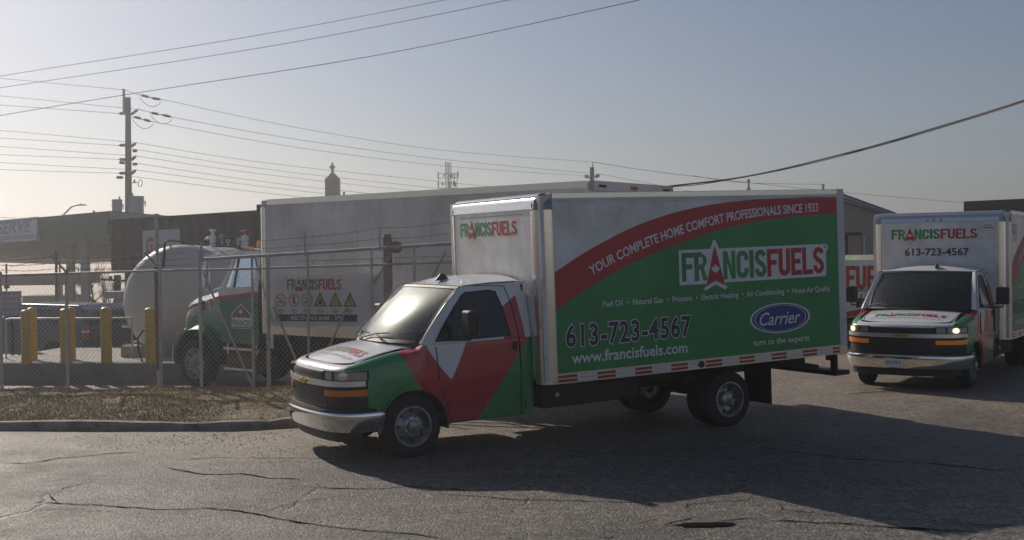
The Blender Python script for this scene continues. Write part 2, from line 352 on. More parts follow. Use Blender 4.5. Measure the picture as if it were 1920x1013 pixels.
def wheel(t, x, y, side, r=.372, w=.22, name='wheel', dual=False, dish=.0, mat_r=None):
    s = side; mb = MB()
    mb.lathe([(r*.62, -w*.48), (r*.80, -w*.5), (r*.93, -w*.46), (r*.995, -w*.36), (r, -w*.2), (r, w*.2), (r*.995, w*.36), (r*.93, w*.46), (r*.80, w*.5), (r*.62, w*.48), (r*.6, 0), (r*.62, -w*.48)], (x, y, r), n=40)
    for k in range(40):                               # tread blocks
        a = 2*pi*k/40; c, q = cos(a), sin(a); mb.bar((x+c*(r-.002), y-w*.33, r+q*(r-.002)), (x+c*(r-.002), y+w*.33, r+q*(r-.002)), .03, .012, up=(c, 0, q))
    o = mb.build(name, M_rubber, t, 35)
    m2 = MB(); yo = y+s*w*.47; R = r*.62
    if dish >= 0: prof = [(R*1.03, yo-s*.01), (R*1.03, yo+s*.012), (R*.95, yo+s*.012), (R*.90, yo-s*.05), (R*.62, yo-s*.02), (R*.50, yo+s*.015), (R*.36, yo+s*.02), (R*.34, yo+s*.06), (R*.22, yo+s*.075), (.001, yo+s*.078)]
    else: prof = [(R*1.03, yo-s*.01), (R*1.03, yo+s*.012), (R*.95, yo+s*.012), (R*.90, yo-s*.06), (R*.80, yo-s*.12), (R*.62, yo-s*.13), (R*.42, yo-s*.13), (R*.38, yo-s*.04), (R*.26, yo-s*.02), (.001, yo-s*.018)]
    m2.lathe(prof, (x, 0, r), n=36)
    rim = m2.build('rim', mat_r or M_steel, o, 40)
    m3 = MB()
    for k in range(8):
        a = 2*pi*k/8+.2; yy = yo+(s*.022 if dish >= 0 else -s*.125); rr = R*.47 if dish >= 0 else R*.5
        m3.tube([(x+cos(a)*rr, yy-s*.01, r+sin(a)*rr), (x+cos(a)*rr, yy+s*.02, r+sin(a)*rr)], .013, 6)
    m3.build('lug_nuts', M_chrome, o, 40)
    m4 = MB()
    for k in range(8):                                # hand holes
        a = 2*pi*k/8; yy = yo+(-s*.030 if dish >= 0 else -s*.118); rr = R*.76 if dish >= 0 else R*.70
        m4.tube([(x+cos(a)*rr, yy, r+sin(a)*rr), (x+cos(a)*rr, yy+s*.008, r+sin(a)*rr)], R*.09, 10)
    m4.build('hand_holes', M_black, o)
    return o

def van_truck(label, loc, heading, pitch, variant, cat='truck'):
    t = empty('box_truck', loc, 0, label, cat, None)
    t.rotation_euler = (Matrix.Rotation(heading, 4, 'Z') @ Matrix.Rotation(pitch, 4, 'Y')).to_euler()
    WB = 4.60
    # ---- cab body: swept side and nose
    Dmax = DIST[-1]; ds = sorted(set([Dmax*i/70 for i in range(71)]+[d_at_x(.43+i*.0) for i in range(1)]+[d_at_x(-.43), d_at_x(.4299), d_at_x(-.4301)]))
    def col(d):
        x, y = path(d); yy = abs(y); sg = 1 if y >= 0 else -1
        xin, yin = path(d, -.155); xm, ym = path(d, -.075); x3, y3 = path(d, -.02)
        rs = .43
        if abs(x) < rs and abs(y) > .9: zb = .372+sqrt(rs*rs-x*x)
        elif x >= rs: zb = .62
        else: zb = .36
        inner_z = hood_z(xin, abs(yin)) if x > -.12 else 1.31
        topz = min(inner_z, 1.315)
        if x < -.12:
            xin, yin = path(d, -.04); xm, ym = path(d, -.015); zs = [1.315, 1.312, 1.30]; x3, y3 = path(d, -.004)
        else:
            k = sm(-.12, .2, x); zs = [topz, topz-.012*k-.002, topz-.045*k-.012]
        x1, y1 = path(d, 0); zk = zs[2]
        L = [(xin, yin, zs[0]), (xm, ym, zs[1]), (x3, y3, zs[2]), (x1, y1, zk-.06)]
        for q, off in ((.90, .0), (.885, .014), (.80, .011), (.66, -.004), (.50, -.016)):
            z = max(q, zb) if q > .6 else max(q, zb); xx, y_ = path(d, off*(sm(.62, .40, x) if off > 0 else 1)); L.append((xx, y_, min(z, zk-.07)))
        xx, y_ = path(d, -.03); L.append((xx, y_, zb)); xx, y_ = path(d, -.12); L.append((xx, y_, zb+.005))
        return L
    b = MB(); b.grid([col(d) for d in ds]); b.grid([[(p[0], -p[1], p[2]) for p in col(d)] for d in ds])
    # hood
    rows = []
    for i in range(25):
        yy = -.80+1.60*i/24; row = []
        d = d_at_y(min(.83, abs(yy)*.985+.0)); xf = path(d, -.155)[0] if 0 else None
        for j in range(15):
            s_ = j/14; 
            xe = .78-.19*(abs(yy)/.8)**3.0; xb = .10-.26*(abs(yy)/.8)**2
            X = xe+(xb-xe)*s_; row.append((X, yy*(.965+.0*s_)*(1), hood_z(X, yy)+.004))
        rows.append(row)
    b.grid(rows)
    # cowl shelf under the windscreen
    b.add([(.10, 0, 1.322), (-.17, .8, 1.27), (-.17, .96, 1.31), (-.30, .96, 1.30), (-.30, -.96, 1.30), (-.17, -.96, 1.31), (-.17, -.8, 1.27)], [(0, 1, 2, 3, 4, 5, 6)])
    # upper door frame ring, both sides
    outer = [(-.14, 1.31), (-.36, 1.56), (-.70, 1.93), (-.78, 1.975), (-1.15, 1.995), (-1.50, 1.995), (-1.50, 1.7), (-1.50, 1.31), (-1.0, 1.31), (-.5, 1.31)]
    inner = [(-.29, 1.335), (-.45, 1.56), (-.715, 1.86), (-.78, 1.895), (-1.10, 1.905), (-1.20, 1.885), (-1.26, 1.7), (-1.325, 1.335), (-1.0, 1.33), (-.6, 1.332)]
    for sg in (1, -1):
        k = len(b.v); n = len(outer)
        b.add([(x, sg*tumble(z), z) for x, z in outer]+[(x, sg*(tumble(z)-.002), z) for x, z in inner]+[(x, sg*(tumble(z)-.03), z) for x, z in inner],
              [(i, (i+1) % n, n+(i+1) % n, n+i) for i in range(n)]+[(n+i, n+(i+1) % n, 2*n+(i+1) % n, 2*n+i) for i in range(n)])
    # A pillars
    wb = lambda y: (.10-.24*(abs(y)/.88)**2.2, y, 1.318); wt = lambda y: (-.66-.085*(abs(y)/.77)**2.2, y, 1.955+.012*(1-(y/.77)**2))
    def wsp(a, s_):                                   # windscreen point, a in -1..1, s 0..1
        p, q = Vector(wb(.885*a)), Vector(wt(.775*a)); r_ = p.lerp(q, s_); r_ += Vector((.5, 0, .62))*(.05*sin(pi*s_)*(1-.3*a*a)); return r_
    for sg in (1, -1):
        rows = []
        for i in range(9):
            s_ = i/8; p = wsp(sg*1., s_); z = 1.31+(1.93-1.31)*s_; xo = -.14-.56*s_
            q = Vector((xo, sg*tumble(z), z)); mid = p.lerp(q, .5)+Vector((.02, sg*.022, .012))
            rows.append([p-Vector((.02, 0, .01)), p+Vector((.003, sg*.004, .004)), mid, q])
        b.grid(rows)
    # roof
    rows = []
    for i in range(13):
        X0 = i/12; row = []
        for j in range(25):
            a = -1+2*j/24; p = Vector(wt(.775*a)); X = p.x+(-1.60-p.x)*X0
            z = 1.967+.085*(1-abs(a)**2.4)*sm(-.02, .35, X0)+.012*(1-a*a)
            y = a*(.775+.03*sm(0, .25, X0)); z += .006*(1 if (j in (9, 12, 15)) and 1 < i < 11 else 0)
            if abs(a) > .999: z = 1.965+.025*sm(0, .3, X0)
            row.append((X, y, z))
        rows.append(row)
    b.grid(rows)
    rows = []                                         # roof edge down to the door frame
    for sg in (1, -1):
        rows = []
        for i in range(13):
            X = -.745+(-1.60+.745)*i/12; y = .775+.03*sm(0, .25, i/12); z = 1.965+.025*sm(0, .3, i/12)
            rows.append([(X, sg*y, z), (X, sg*(y+.022), z-.004), (X, sg*(y+.022), z-.02), (X, sg*(y+.0), z-.03)])
        b.grid(rows)
    # rear edge of cab to the box
    for sg in (1, -1):
        b.grid([[(-1.5, sg*tumble(z), z), (-1.62, sg*(tumble(z)-.03), z)] for z in (.36, .8, 1.31, 1.6, 1.99)])
    b.add([(-1.60, -.8, 1.99), (-1.60, .8, 1.99), (-1.60, .99, 1.3), (-1.60, .99, .5), (-1.60, -.99, .5), (-1.60, -.99, 1.3)], [(0, 1, 2, 3, 4, 5)])
    cab = b.build('cab_body', M_cab, t, 38)
    # drip rail line and door seams (dark grooves)
    for sg in (1, -1):
        g = MB(); seam = [(-.30, .40), (-.36, .8), (-.30, 1.1), (-.22, 1.31)]
        seam = [(-.46, .37), (-.44, .55), (-.34, .85), (-.30, 1.28)]
        for P in (seam, [(-1.42, .38), (-1.44, .9), (-1.43, 1.31)]):
            for a, c in zip(P, P[1:]): g.bar((a[0], sg*1.0035, a[1]), (c[0], sg*1.0035, c[1]), .008, .012, up=(0, 1, 0))
        g.bar((-.30, sg*1.0035, .372), (-1.42, sg*1.0035, .372), .006, .006)
        Q = [(-.10, 1.34), (-.32, 1.585), (-.66, 1.935), (-.76, 1.968), (-1.15, 1.983), (-1.48, 1.985)]
        for a, c in zip(Q, Q[1:]): g.bar((a[0], sg*(tumble(a[1])+.004), a[1]), (c[0], sg*(tumble(c[1])+.004), c[1]), .008, .008)
        for a, c in zip([(-1.43, 1.31), (-1.385, 1.72), (-1.32, 1.94)], [(-1.385, 1.72), (-1.32, 1.94), (-.9, 1.965)]): g.bar((a[0], sg*(tumble(a[1])+.0035), a[1]), (c[0], sg*(tumble(c[1])+.0035), c[1]), .007, .007)
        HS = [(.70, .70), (.5, .745), (.2, .762), (-.02, .768)]
        for a, c in zip(HS, HS[1:]): g.bar((a[0], sg*a[1], hood_z(*a)+.006), (c[0], sg*c[1], hood_z(*c)+.006), .007, .004)
        g.build('door_seams', M_black, t)
    # belt moulding crease and sill
    # glass
    w_ = MB(); w_.grid([[wsp(-1+2*i/20, j/10) for i in range(21)] for j in range(11)]); ws = w_.build('windshield', M_glass, t, 60)
    w_ = MB()
    for k in range(2):                                # black frit band round the windscreen
        pass
    R_ = 24
    w_.grid([[wsp(-1+2*i/R_, .0)+Vector((.006, 0, .006)), wsp(-1+2*i/R_, .05)+Vector((.006, 0, .006))] for i in range(R_+1)])
    w_.grid([[wsp(-1+2*i/R_, .955)+Vector((.006, 0, .006)), wsp(-1+2*i/R_, 1)+Vector((.006, 0, .006))] for i in range(R_+1)])
    for sg in (1, -1): w_.grid([[wsp(sg*1., .05+.905*i/12)+Vector((.006, 0, .006)), wsp(sg*.965, .05+.905*i/12)+Vector((.006, 0, .006))] for i in range(13)])
    w_.build('window_seal', M_black, ws)
    for sg in (1, -1):
        w_ = MB(); n = len(inner); w_.poly([(x, sg*(tumble(z)-.018), z) for x, z in inner]); sgz = w_.build('side_window', M_glass2, t)
        w_ = MB(); cx, cz = -.85, 1.6
        ins = [(x+(cx-x)*.035, z+(cz-z)*.05) for x, z in inner]
        w_.add([(x, sg*(tumble(z)-.012), z) for x, z in inner]+[(x, sg*(tumble(z)-.012), z) for x, z in ins], [(i, (i+1) % n, n+(i+1) % n, n+i) for i in range(n)])
        w_.bar((-.52, sg*(tumble(1.335)-.01), 1.335), (-.60, sg*(tumble(1.72)-.01), 1.735), .025, .012)
        w_.build('window_seal', M_black, sgz)
    # wipers
    for y0, a in ((.42, .35), (-.30, .35)):
        w_ = MB(); p0 = wsp(y0/.88, .0)+Vector((.02, 0, .01)); p1 = wsp((y0-a)/.88, .10)+Vector((.03, 0, .02)); w_.tube([p0, p0.lerp(p1, .5)+Vector((.02, 0, .01)), p1], .008, 6)
        p2 = wsp((y0-a-.32)/.88, .02)+Vector((.03, 0, .018)); p3 = wsp((y0-a+.30)/.88, .13)+Vector((.03, 0, .018)); w_.tube([p2, p1, p3], .009, 6); w_.build('wiper', M_black, t)
    # antenna fin
    w_ = MB(); w_.prism([(-.72, -.02, 2.0), (-.90, -.02, 2.0), (-.90, -.02, 2.035), (-.85, -.02, 2.085), (-.80, -.02, 2.085)], (0, .04, 0)); o = w_.build('roof_antenna', M_black, t, bevel=.01); o.location = (0, .16, .02)
    # nose parts
    f = MB(); strip(f, -1.13, 1.13, .62, 1.055, .006, .03); f.build('front_panel', M_black, t, 40)
    f = MB(); strip(f, -.5, .5, .965, 1.05, .016, .02)
    for k in range(3): strip(f, -.5, .5, .972+.026*k, .984+.026*k, .024, .015)
    for k in range(7): strip(f, -.58, .58, .655+.03*k, .667+.03*k, .016, .015)
    f.build('grille', M_slat, t, 40)
    f = MB(); strip(f, -1.10, 1.10, .885, .955, .038, .05, ztaper=lambda d: (.885+.012*abs(d), .955+.004*abs(d))); f.build('chrome_bar', M_bar, t, 40)
    f = MB(); fx = path(0, .045)[0]
    for pts in ([(-.11, -.018), (-.035, -.018), (-.035, -.04), (.045, -.04), (.045, -.018), (.10, -.018), (.11, .022), (.035, .022), (.035, .04), (-.045, .04), (-.045, .022), (-.10, .022)],):
        f.prism([(fx, p[0], .92+p[1]) for p in pts], (.014, 0, 0))
    f.build('emblem', M_bow, t, bevel=.003)
    for sg in (1, -1):
        f = MB(); strip(f, sg*.56, sg*1.12, .965, 1.065, .020, .03); h_ = f.build('headlight', M_lens, t, 40)
        f = MB(); strip(f, sg*.54, sg*1.14, .955, .968, .028, .04); strip(f, sg*.54, sg*1.14, 1.060, 1.072, .026, .04); strip(f, sg*.535, sg*.56, .96, 1.07, .027, .04); strip(f, sg*1.12, sg*1.14, .96, 1.07, .027, .04); strip(f, sg*.70, sg*.73, .965, 1.065, .026, .03); f.build('bezel', M_black, h_)
        x, y = path(sg*.86, .022); nx, ny = path(sg*.86, 1.022); nx -= x; ny -= y
        f = MB(); c = Vector((x, y, 1.015)); ax = Vector((nx, ny, 0)); tx = Vector((-ny, nx, 0))
        ring = lambda r, o_: [c+ax*o_+(tx*cos(2*pi*k/16)*1.35+Vector((0, 0, 1))*sin(2*pi*k/16))*r for k in range(16)]
        f.grid([ring(.050, .004), ring(.044, .006), ring(.02, .003)], True); f.build('reflector', M_warm if variant == 'right' else M_bulb, h_, 60)
        f = MB(); f.grid([ring(.034, .0075), ring(.001, .014)], True); f.build('bulb', M_lit if variant != 'main' else M_bulb, h_, 60)
        f = MB(); strip(f, sg*.55, sg*1.12, .775, .860, .030, .03, ztaper=lambda d: (.778+.01*(abs(d)-.4), .845+.02*(abs(d)-.4))); sgl = f.build('turn_signal', M_amber_lit if variant == 'right' else M_amber, t, 40)
        f = MB()
        for z in (.79, .815, .84): strip(f, sg*.57, sg*1.10, z, z+.003, .033, .01)
        f.build('lens_ribs', mat('amber rib', (.5, .12, .01), .3) if 'amber rib' not in bpy.data.materials else bpy.data.materials['amber rib'], sgl)
    # bumper
    f = MB(); rows = []
    for i in range(49):
        d = -1.30+2.6*i/48; row = []
        for z, off in ((.37, -.01), (.375, .012), (.43, .040), (.50, .060), (.575, .072), (.598, .062), (.605, -.02)):
            x, y = path(d, off+.025*(1-min(1, abs(d))**2)+.02*sm(1.3, .9, abs(d))); row.append((x, y, z+.005*(1-abs(d))))
        rows.append(row)
    f.grid(rows); bp = f.build('front_bumper', M_chrome, t, 50); sdm = bp.modifiers.new('s', 'SOLIDIFY'); sdm.thickness = .012; sdm.offset = -1
    f = MB(); strip(f, -1.05, 1.05, .245, .385, -.03, .03, ztaper=lambda d: (.25+.05*max(0, abs(d)-.7), .385)); strip(f, -1.18, 1.18, .600, .632, .045, .09); f.build('bumper_valance', M_black, t, 40)
    if variant == 'right':
        f = MB(); f.box(1.035, 1.045, -.24, .065, .405, .555); pl = f.build('licence_plate', M_plate, t, bevel=.004)
        write(Face((1.0455, .05-.27, .445), (0, 1, 0), (0, 0, 1)), 'BW·57917', .0, .0, .085, M_sblue, pl, .001, .008, .24, name='plate_number')
    # handles, mirrors
    for sg in (1, -1):
        f = MB(); f.bar((-1.36, sg*1.015, 1.17), (-1.36, sg*1.015, 1.27), .05, .03, up=(0, 1, 0)); f.build('door_handle', M_black, t, bevel=.008)
        f = MB(); y0 = 1.18; f.box(-.66, -.54, y0+.02, y0+.23, 1.40, 1.70); mr = f.build('wing_mirror', M_black, t, bevel=.035); mr.modifiers['bevel'].segments = 4
        if sg < 0:
            for v in mr.data.vertices: v.co.y = -v.co.y
            mr.data.flip_normals()
        f = MB(); f.tube([(-.40, sg*.93, 1.36), (-.50, sg*1.08, 1.35), (-.60, sg*1.31, 1.36), (-.60, sg*1.31, 1.42)], .014, 8); f.tube([(-.44, sg*.93, 1.39), (-.55, sg*1.1, 1.385), (-.60, sg*1.21, 1.42)], .010, 8); f.prism([(-.30, sg*.975, 1.335), (-.48, sg*.975, 1.335), (-.48, sg*.955, 1.47), (-.44, sg*.955, 1.50)], (0, sg*.018, 0)); f.build('mirror_arm', M_black, t, 40)
        f = MB(); f.poly([(-.664, sg*(y0+.04), 1.42), (-.664, sg*(y0+.21), 1.42), (-.664, sg*(y0+.21), 1.68), (-.664, sg*(y0+.04), 1.68)]); f.build('mirror_glass', M_chrome, mr)
    # interior
    f = MB(); f.box(-1.58, -.05, -.93, .93, .42, .5); f.box(-.20, .02, -.85, .85, .5, 1.27); f.box(-.34, -.20, -.84, .84, 1.08, 1.26); f.box(-1.59, -1.56, -.85, .85, .5, 1.95); f.build('dashboard', M_interior, t, bevel=.03)
    for y in (.44, -.44):
        f = MB(); f.box(-1.18, -.66, y-.25, y+.25, .72, .92); f.box(-1.30, -1.16, y-.24, y+.24, .86, 1.52); f.box(-1.30, -1.18, y-.12, y+.12, 1.56, 1.74); f.build('seat', M_seat, t, bevel=.05)
    f = MB(); c = Vector((-.52, .44, 1.22)); ax = Vector((-.5, 0, .86)).normalized(); u = Vector((0, 1, 0)); v_ = ax.cross(u)
    pts = [c+(u*cos(2*pi*k/20)+v_*sin(2*pi*k/20))*.19 for k in range(21)]; f.tube(pts, .014, 6); f.tube([c, c-ax*.3], .03, 8); f.bar(c-u*.18, c+u*.18, .03); f.build('steering_wheel', M_black, t, 40)
    # wheel wells
    for sg in (1, -1):
        f = MB(); f.grid([[(x, sg*.985, z), (x, sg*.55, z)] for x, z in [(-.45, .30)]+[(p[0], p[1]) for p in arc((0, .372), .425, pi, 0, 16)]+[(.45, .45)]])
        f.poly([(x, sg*.56, z) for x, z in [(-.6, .3)]+arc((0, .372), .45, pi, 0, 12)+[(.6, .3)]])
        f.build('wheel_well', M_frame, t, 40)
    for sg in (1, -1):
        f = MB(); f.tube([(p[0], sg*.992, p[1]) for p in arc((0, .372), .437, pi*1.02, -.02*pi, 24)], .012, 6); f.build('arch_lip', M_cab, t, 60)
        wheel(t, 0, sg*.83, sg); wheel(t, -WB, sg*1.0, sg, dish=-1).location.z = -WB*sin(pitch)
        wheel(t, -WB, sg*.73, sg, dish=-1, name='inner_wheel').location.z = -WB*sin(pitch)
    # chassis
    f = MB()
    for sg in (1, -1): f.box(-6.6, .7, sg*.42-.035, sg*.42+.035, .50, .68); f.box(-6.6, -1.7, sg*.42-.04, sg*.42+.04, .68, .722)
    for x in (-6.5, -5.6, -3.8, -3.0, -2.2, -1.5, -.6): f.box(x-.03, x+.03, -.42, .42, .52, .64)
    f.tube([(-WB, -.6, .372), (-WB, .6, .372)], .06, 10); f.tube([(0, -.7, .372), (0, .7, .372)], .05, 10); f.tube([(-WB, -.16, .372), (-WB, .16, .372)], .15, 12); f.tube([(-.8, 0, .42), (-WB, 0, .40)], .04, 8)
    f.box(.1, .8, -.5, .5, .28, .6); f.build('chassis_frame', M_frame, t)
    f = MB(); f.box(-3.2, -1.72, .50, .98, .40, .68); f.box(-3.0, -1.85, -.95, -.50, .36, .62); f.tube([(-4.0, -.62, .35), (-3.2, -.62, .35)], .15, 14); f.build('fuel_tank', M_frame, t, bevel=.03)
    for sg in (1, -1):
        f = MB(); f.box(-5.30, -5.285, sg*.62-.0, sg*1.16, .12, .70) if sg > 0 else f.box(-5.30, -5.285, -1.16, -.62, .12, .70); f.build('mud_flap', M_rubber, t)
    f = MB(); f.box(-6.95, -6.66, -1.0, 1.0, .37, .44); f.box(-6.72, -6.66, -1.0, -.9, .37, .72); f.box(-6.72, -6.66, .9, 1.0, .37, .72)
    for sg in (1, -1): f.bar((-6.0, sg*.5, .60), (-6.8, sg*.5, .44), .06, .09)
    f.build('rear_step', M_frame, t, bevel=.01)
    for y in (.85, -.85): f = MB(); f.box(-6.735, -6.722, y-.1, y+.1, .58, .66); f.build('tail_lamp', M_sred, t)
    for x in (-1.95,):
        f = MB(); f.tube([(x, .985, .56), (x, .995, .56)], .03, 12); f.build('fuel_cap', M_alu, t)
    # ---- cargo box
    X0, X1, YW, Z0, Z1 = -1.627, -6.673, 1.2275, .721, 3.05; r = .17
    f = MB(); f.box(X1+.02, X0-.03, -YW+.02, YW-.02, Z0+.03, Z1-.03)
    box = f.build('cargo_box', M_white, t)
    for sg in (1, -1):                                 # rounded aluminium front posts
        f = MB(); pr = [(X0-.19, YW), (X0-.185, YW+.006)]+[(X0-r+r*sin(a), YW-r+r*cos(a)+.004) for a in [pi/2*i/10 for i in range(11)]]+[(X0+.006, YW-.19), (X0, YW-.2)]
        f.grid([[(x, sg*y, z) for x, y in pr] for z in (Z0, 2.90)])
        f.build('corner_post', M_alu, box, 50)
    f = MB()                                           # rivets down the posts
    for sg in (1, -1):
        for k in range(36):
            z = .78+k*.059; f.lathe([(.008, X0+.003), (.005, X0+.009), (.0005, X0+.010)], (0, sg*(YW-.185), z), 'x', 6)
            f.lathe([(.008, sg*(YW+.006)), (.005, sg*(YW+.012)), (.0005, sg*(YW+.013))], (X0-.175, 0, z), 'y', 6)
    f.build('rivets', M_alu, box)
    f = MB()                                           # rolled front cap
    cr = .15; prof = [(X0-.30, Z1)]+[(X0-cr+cr*sin(a), Z1-cr+cr*cos(a)) for a in [pi/2*i/10 for i in range(11)]]+[(X0+.008, 2.86)]
    ycap = [-YW-.006]+[-YW+.01]+[-YW+.14, 0, YW-.14, YW-.01, YW+.006]
    f.grid([[(x, y, z+.006) for y in (-YW+.12, YW-.12)] for x, z in prof])
    f.build('front_cap', M_alu, box, 40)
    for sg in (1, -1):                                 # ball corners
        f = MB(); rows = []
        for a in [pi/2*i/8 for i in range(9)]:
            rows.append([(X0-cr+(cr+.008)*sin(a)*cos(b_)+.0, sg*(YW-cr+(cr+.008)*sin(b_) if 1 else 0), Z1-cr+(cr+.008)*cos(a)) if 0 else
                         (X0-r+(r+.008)*sin(a)*cos(b_), sg*(YW-r+(r+.008)*sin(a)*sin(b_)), Z1-r+(r+.010)*cos(a)) for b_ in [pi/2*j/8 for j in range(9)]])
        f.grid(rows)
        f.grid([[(X0-r+(r+.008)*cos(b_), sg*(YW-r+(r+.008)*sin(b_)), z) for b_ in [pi/2*j/8 for j in range(9)]] for z in (Z1-r, 2.85)])
        f.add([(X0-r, sg*(YW+.008), 2.85), (X0-r-.02, sg*(YW+.008), 2.85), (X0-r-.02, sg*(YW+.008), Z1), (X0-r, sg*(YW+.008), Z1)], [(0, 1, 2, 3)])
        f.build('cap_corner', mat('grey cap paint', (.24, .26, .29), .35, .3) if 'grey cap paint' not in bpy.data.materials else bpy.data.materials['grey cap paint'], box, 50)
    for sg in (1, -1):
        f = MB(); f.box(X1+.001, X0-.19, sg*(YW-.013)-.013, sg*(YW-.013)+.015, Z1-.07, Z1+.003)
        f.build('top_rail', M_alu, box, bevel=.006)
        f = MB(); f.box(X1+.001, X0-.17, sg*(YW-.006)-.012, sg*(YW-.006)+.012, Z0-.002, Z0+.125)
        f.build('bottom_rail', M_alu, box)
    f = MB(); f2 = MB()
    for sg in (1, -1):
        x = X0-.2; k = 0; y = sg*(YW+.010)
        while x > X1+.16:
            L = .27 if k % 2 == 0 else .30
            xe = max(x-L, X1+.15)
            for zz in (Z0+.018, Z0+.068): (f if k % 2 == 0 else f2).poly([(x, y, zz), (xe, y, zz), (xe, y, zz+.032), (x, y, zz+.032)])
            x -= L; k += 1
    f.build('red_tape', M_tape_r, box); f2.build('white_tape', M_tape_w, box)
    for sg in (1, -1):
        f = MB(); f.lathe([(.045, sg*(YW+.008)), (.045, sg*(YW+.022)), (.001, sg*(YW+.026))], (-4.03, 0, Z0+.06), 'y', 12); f.build('marker_lamp', M_black, box)
    f = MB()
    for sg in (1, -1): f.box(X1-.01, X1+.13, sg*(YW-.04)-.045, sg*(YW-.04)+.045+.0, Z0-.01, Z1+.006)
    f.box(X1-.008, X1+.12, -YW+.1, YW-.1, Z1-.14, Z1+.004); f.box(X1-.008, X1+.1, -YW+.1, YW-.1, Z0-.02, Z0+.10)
    f.build('rear_frame', M_oldwhite, box, bevel=.012)
    f = MB()
    for k in range(9): z = Z0+.1+k*.23; f.box(X1-.002, X1+.03, -YW+.09, YW-.09, z, z+.222)
    f.build('roll_door', M_oldwhite, box, bevel=.008)
    f = MB(); f.box(X1+.03, X0-.05, YW-.02, YW+.0005, Z0+.12, Z1-.06) if 0 else None
    # side panel seams
    for sg in (1, -1):
        y = sg*(YW-.0185); f = MB()
        f.box(X1+.13, X0-.18, min(y, sg*YW), max(y, sg*YW), Z0+.10, Z1-.06); f.build('side_panel', M_white, box)
    f = MB(); 
    for sg in (1, -1): f.box(X1+.13, X0-.19, sg*(YW+.001)-.003, sg*(YW+.001)+.003, Z1-.095, Z1-.089)
    for sg in (1, -1): f.box(X1+.13, X0-.19, sg*(YW+.001)-.003, sg*(YW+.001)+.003, Z1-.120, Z1-.116)
    f.build('rail_grooves', M_galv, box)
    AT = [(-1.80, 2.075), (-2.38, 2.36), (-3.12, 2.64), (-3.98, 2.83), (-4.89, 2.92), (-5.86, 2.945), (-6.54, 2.945)]
    AB = [(-1.80, 1.615), (-2.36, 1.90), (-3.10, 2.19), (-3.97, 2.44), (-4.88, 2.61), (-5.85, 2.69), (-6.54, 2.705)]
    def itp(P, x):
        n = len(P)-1; 
        for i in range(n):
            if P[i+1][0] <= x <= P[i][0]:
                t_ = (x-P[i][0])/(P[i+1][0]-P[i][0]); p = [P[max(i-1, 0)], P[i], P[i+1], P[min(i+2, n)]]
                m0 = (p[2][1]-p[0][1])/(p[2][0]-p[0][0]+1e-9)*(p[2][0]-p[1][0]); m1 = (p[3][1]-p[1][1])/(p[3][0]-p[1][0]+1e-9)*(p[2][0]-p[1][0])
                return (2*t_**3-3*t_**2+1)*p[1][1]+(t_**3-2*t_**2+t_)*m0+(-2*t_**3+3*t_**2)*p[2][1]+(t_**3-t_**2)*m1
        return P[-1][1] if x < P[-1][0] else P[0][1]
    XS = [-1.825-(6.54-1.825)*i/60 for i in range(61)]
    for sg in (1, -1):
        y = sg*(YW+.003)
        f = MB(); f.grid([[(x, y, Z0+.127), (x, y, itp(AB, x))] for x in XS]); f.build('green_panel', M_sgreen, box)
        f = MB(); f.grid([[(x, y, itp(AB, x)), (x, y, itp(AT, x))] for x in XS]); f.build('red_sweep', M_sred, box)
        o = Vector((-1.80, YW+.003, 0)) if sg > 0 else Vector((-6.54, -YW-.003, 0)); u = (-1, 0, 0) if sg > 0 else (1, 0, 0)
        F = Face(o, u, (0, 0, 1), (0, sg, 0)); rx = (lambda X: -1.80-X) if sg > 0 else (lambda X: 0)
        bx = (lambda X, w: -1.80-X) if sg > 0 else (lambda X, w: 6.54+X-w)
        # X given as the left-side start; on the other side keep the same distance from the nose
        logo(F, bx(-3.76, 2.52), 1.875, .375, box, .004, 2.52, True)
        write(F, 'Fuel Oil  •  Natural Gas  •  Propane  •  Electric Heating  •  Air Conditioning  •  Home Air Quality', bx(-2.51, 3.86), 1.625, .105, M_swhite, box, .004, .012, 3.86)
        write(F, '613-723-4567', bx(-1.96, 1.94), 1.17, .37, M_swhite, box, .002, .055, 1.91, space=1.12); write(F, '613-723-4567', bx(-1.96, 1.94), 1.17, .37, M_sdark, box, .006, .022, 1.91, space=1.12)
        write(F, 'www.francisfuels.com', bx(-2.03, 1.8), .955, .195, M_swhite, box, .004, .018, 1.78)
        f = MB(); 
        f.grid([[F.o+F.u*(bx(-5.43, 0)+.545*k_*cos(2*pi*i/48))+F.v*(1.30+.205*k_*sin(2*pi*i/48))+F.n*l_ for i in range(48)] for k_, l_ in ((1., .003), (.90, .003))], True)
        f.grid([[F.o+F.u*(bx(-5.43, 0)+.545*k_*cos(2*pi*i/48))+F.v*(1.30+.205*k_*1.0*sin(2*pi*i/48))+F.n*.0065 for i in range(48)] for k_ in (.86, .835)], True); f.build('oval_border', M_swhite, box)
        f = MB(); f.poly([F.o+F.u*(bx(-5.43, 0)+.51*cos(2*pi*i/48))+F.v*(1.30+.188*sin(2*pi*i/48))+F.n*.005 for i in range(48)]); f.build('oval_badge', M_sblue, box)
        write(F, 'Carrier', bx(-5.05, .76), 1.215, .25, M_swhite, box, .008, .008, .74, shear=.35)
        write(F, 'turn to the experts', bx(-4.93, 1.02), .955, .115, M_swhite, box, .004, .010, 1.02)
        write(F, 'TSSA 000', bx(-1.93, .2), .885, .04, M_swhite, box, .004, .006, .42, name='small_print') if 0 else None
        # slogan along the sweep
        x0, x1 = -2.36, -6.18; s0 = bx(x0, 3.82) if sg > 0 else bx(x0, 0)-3.82+0
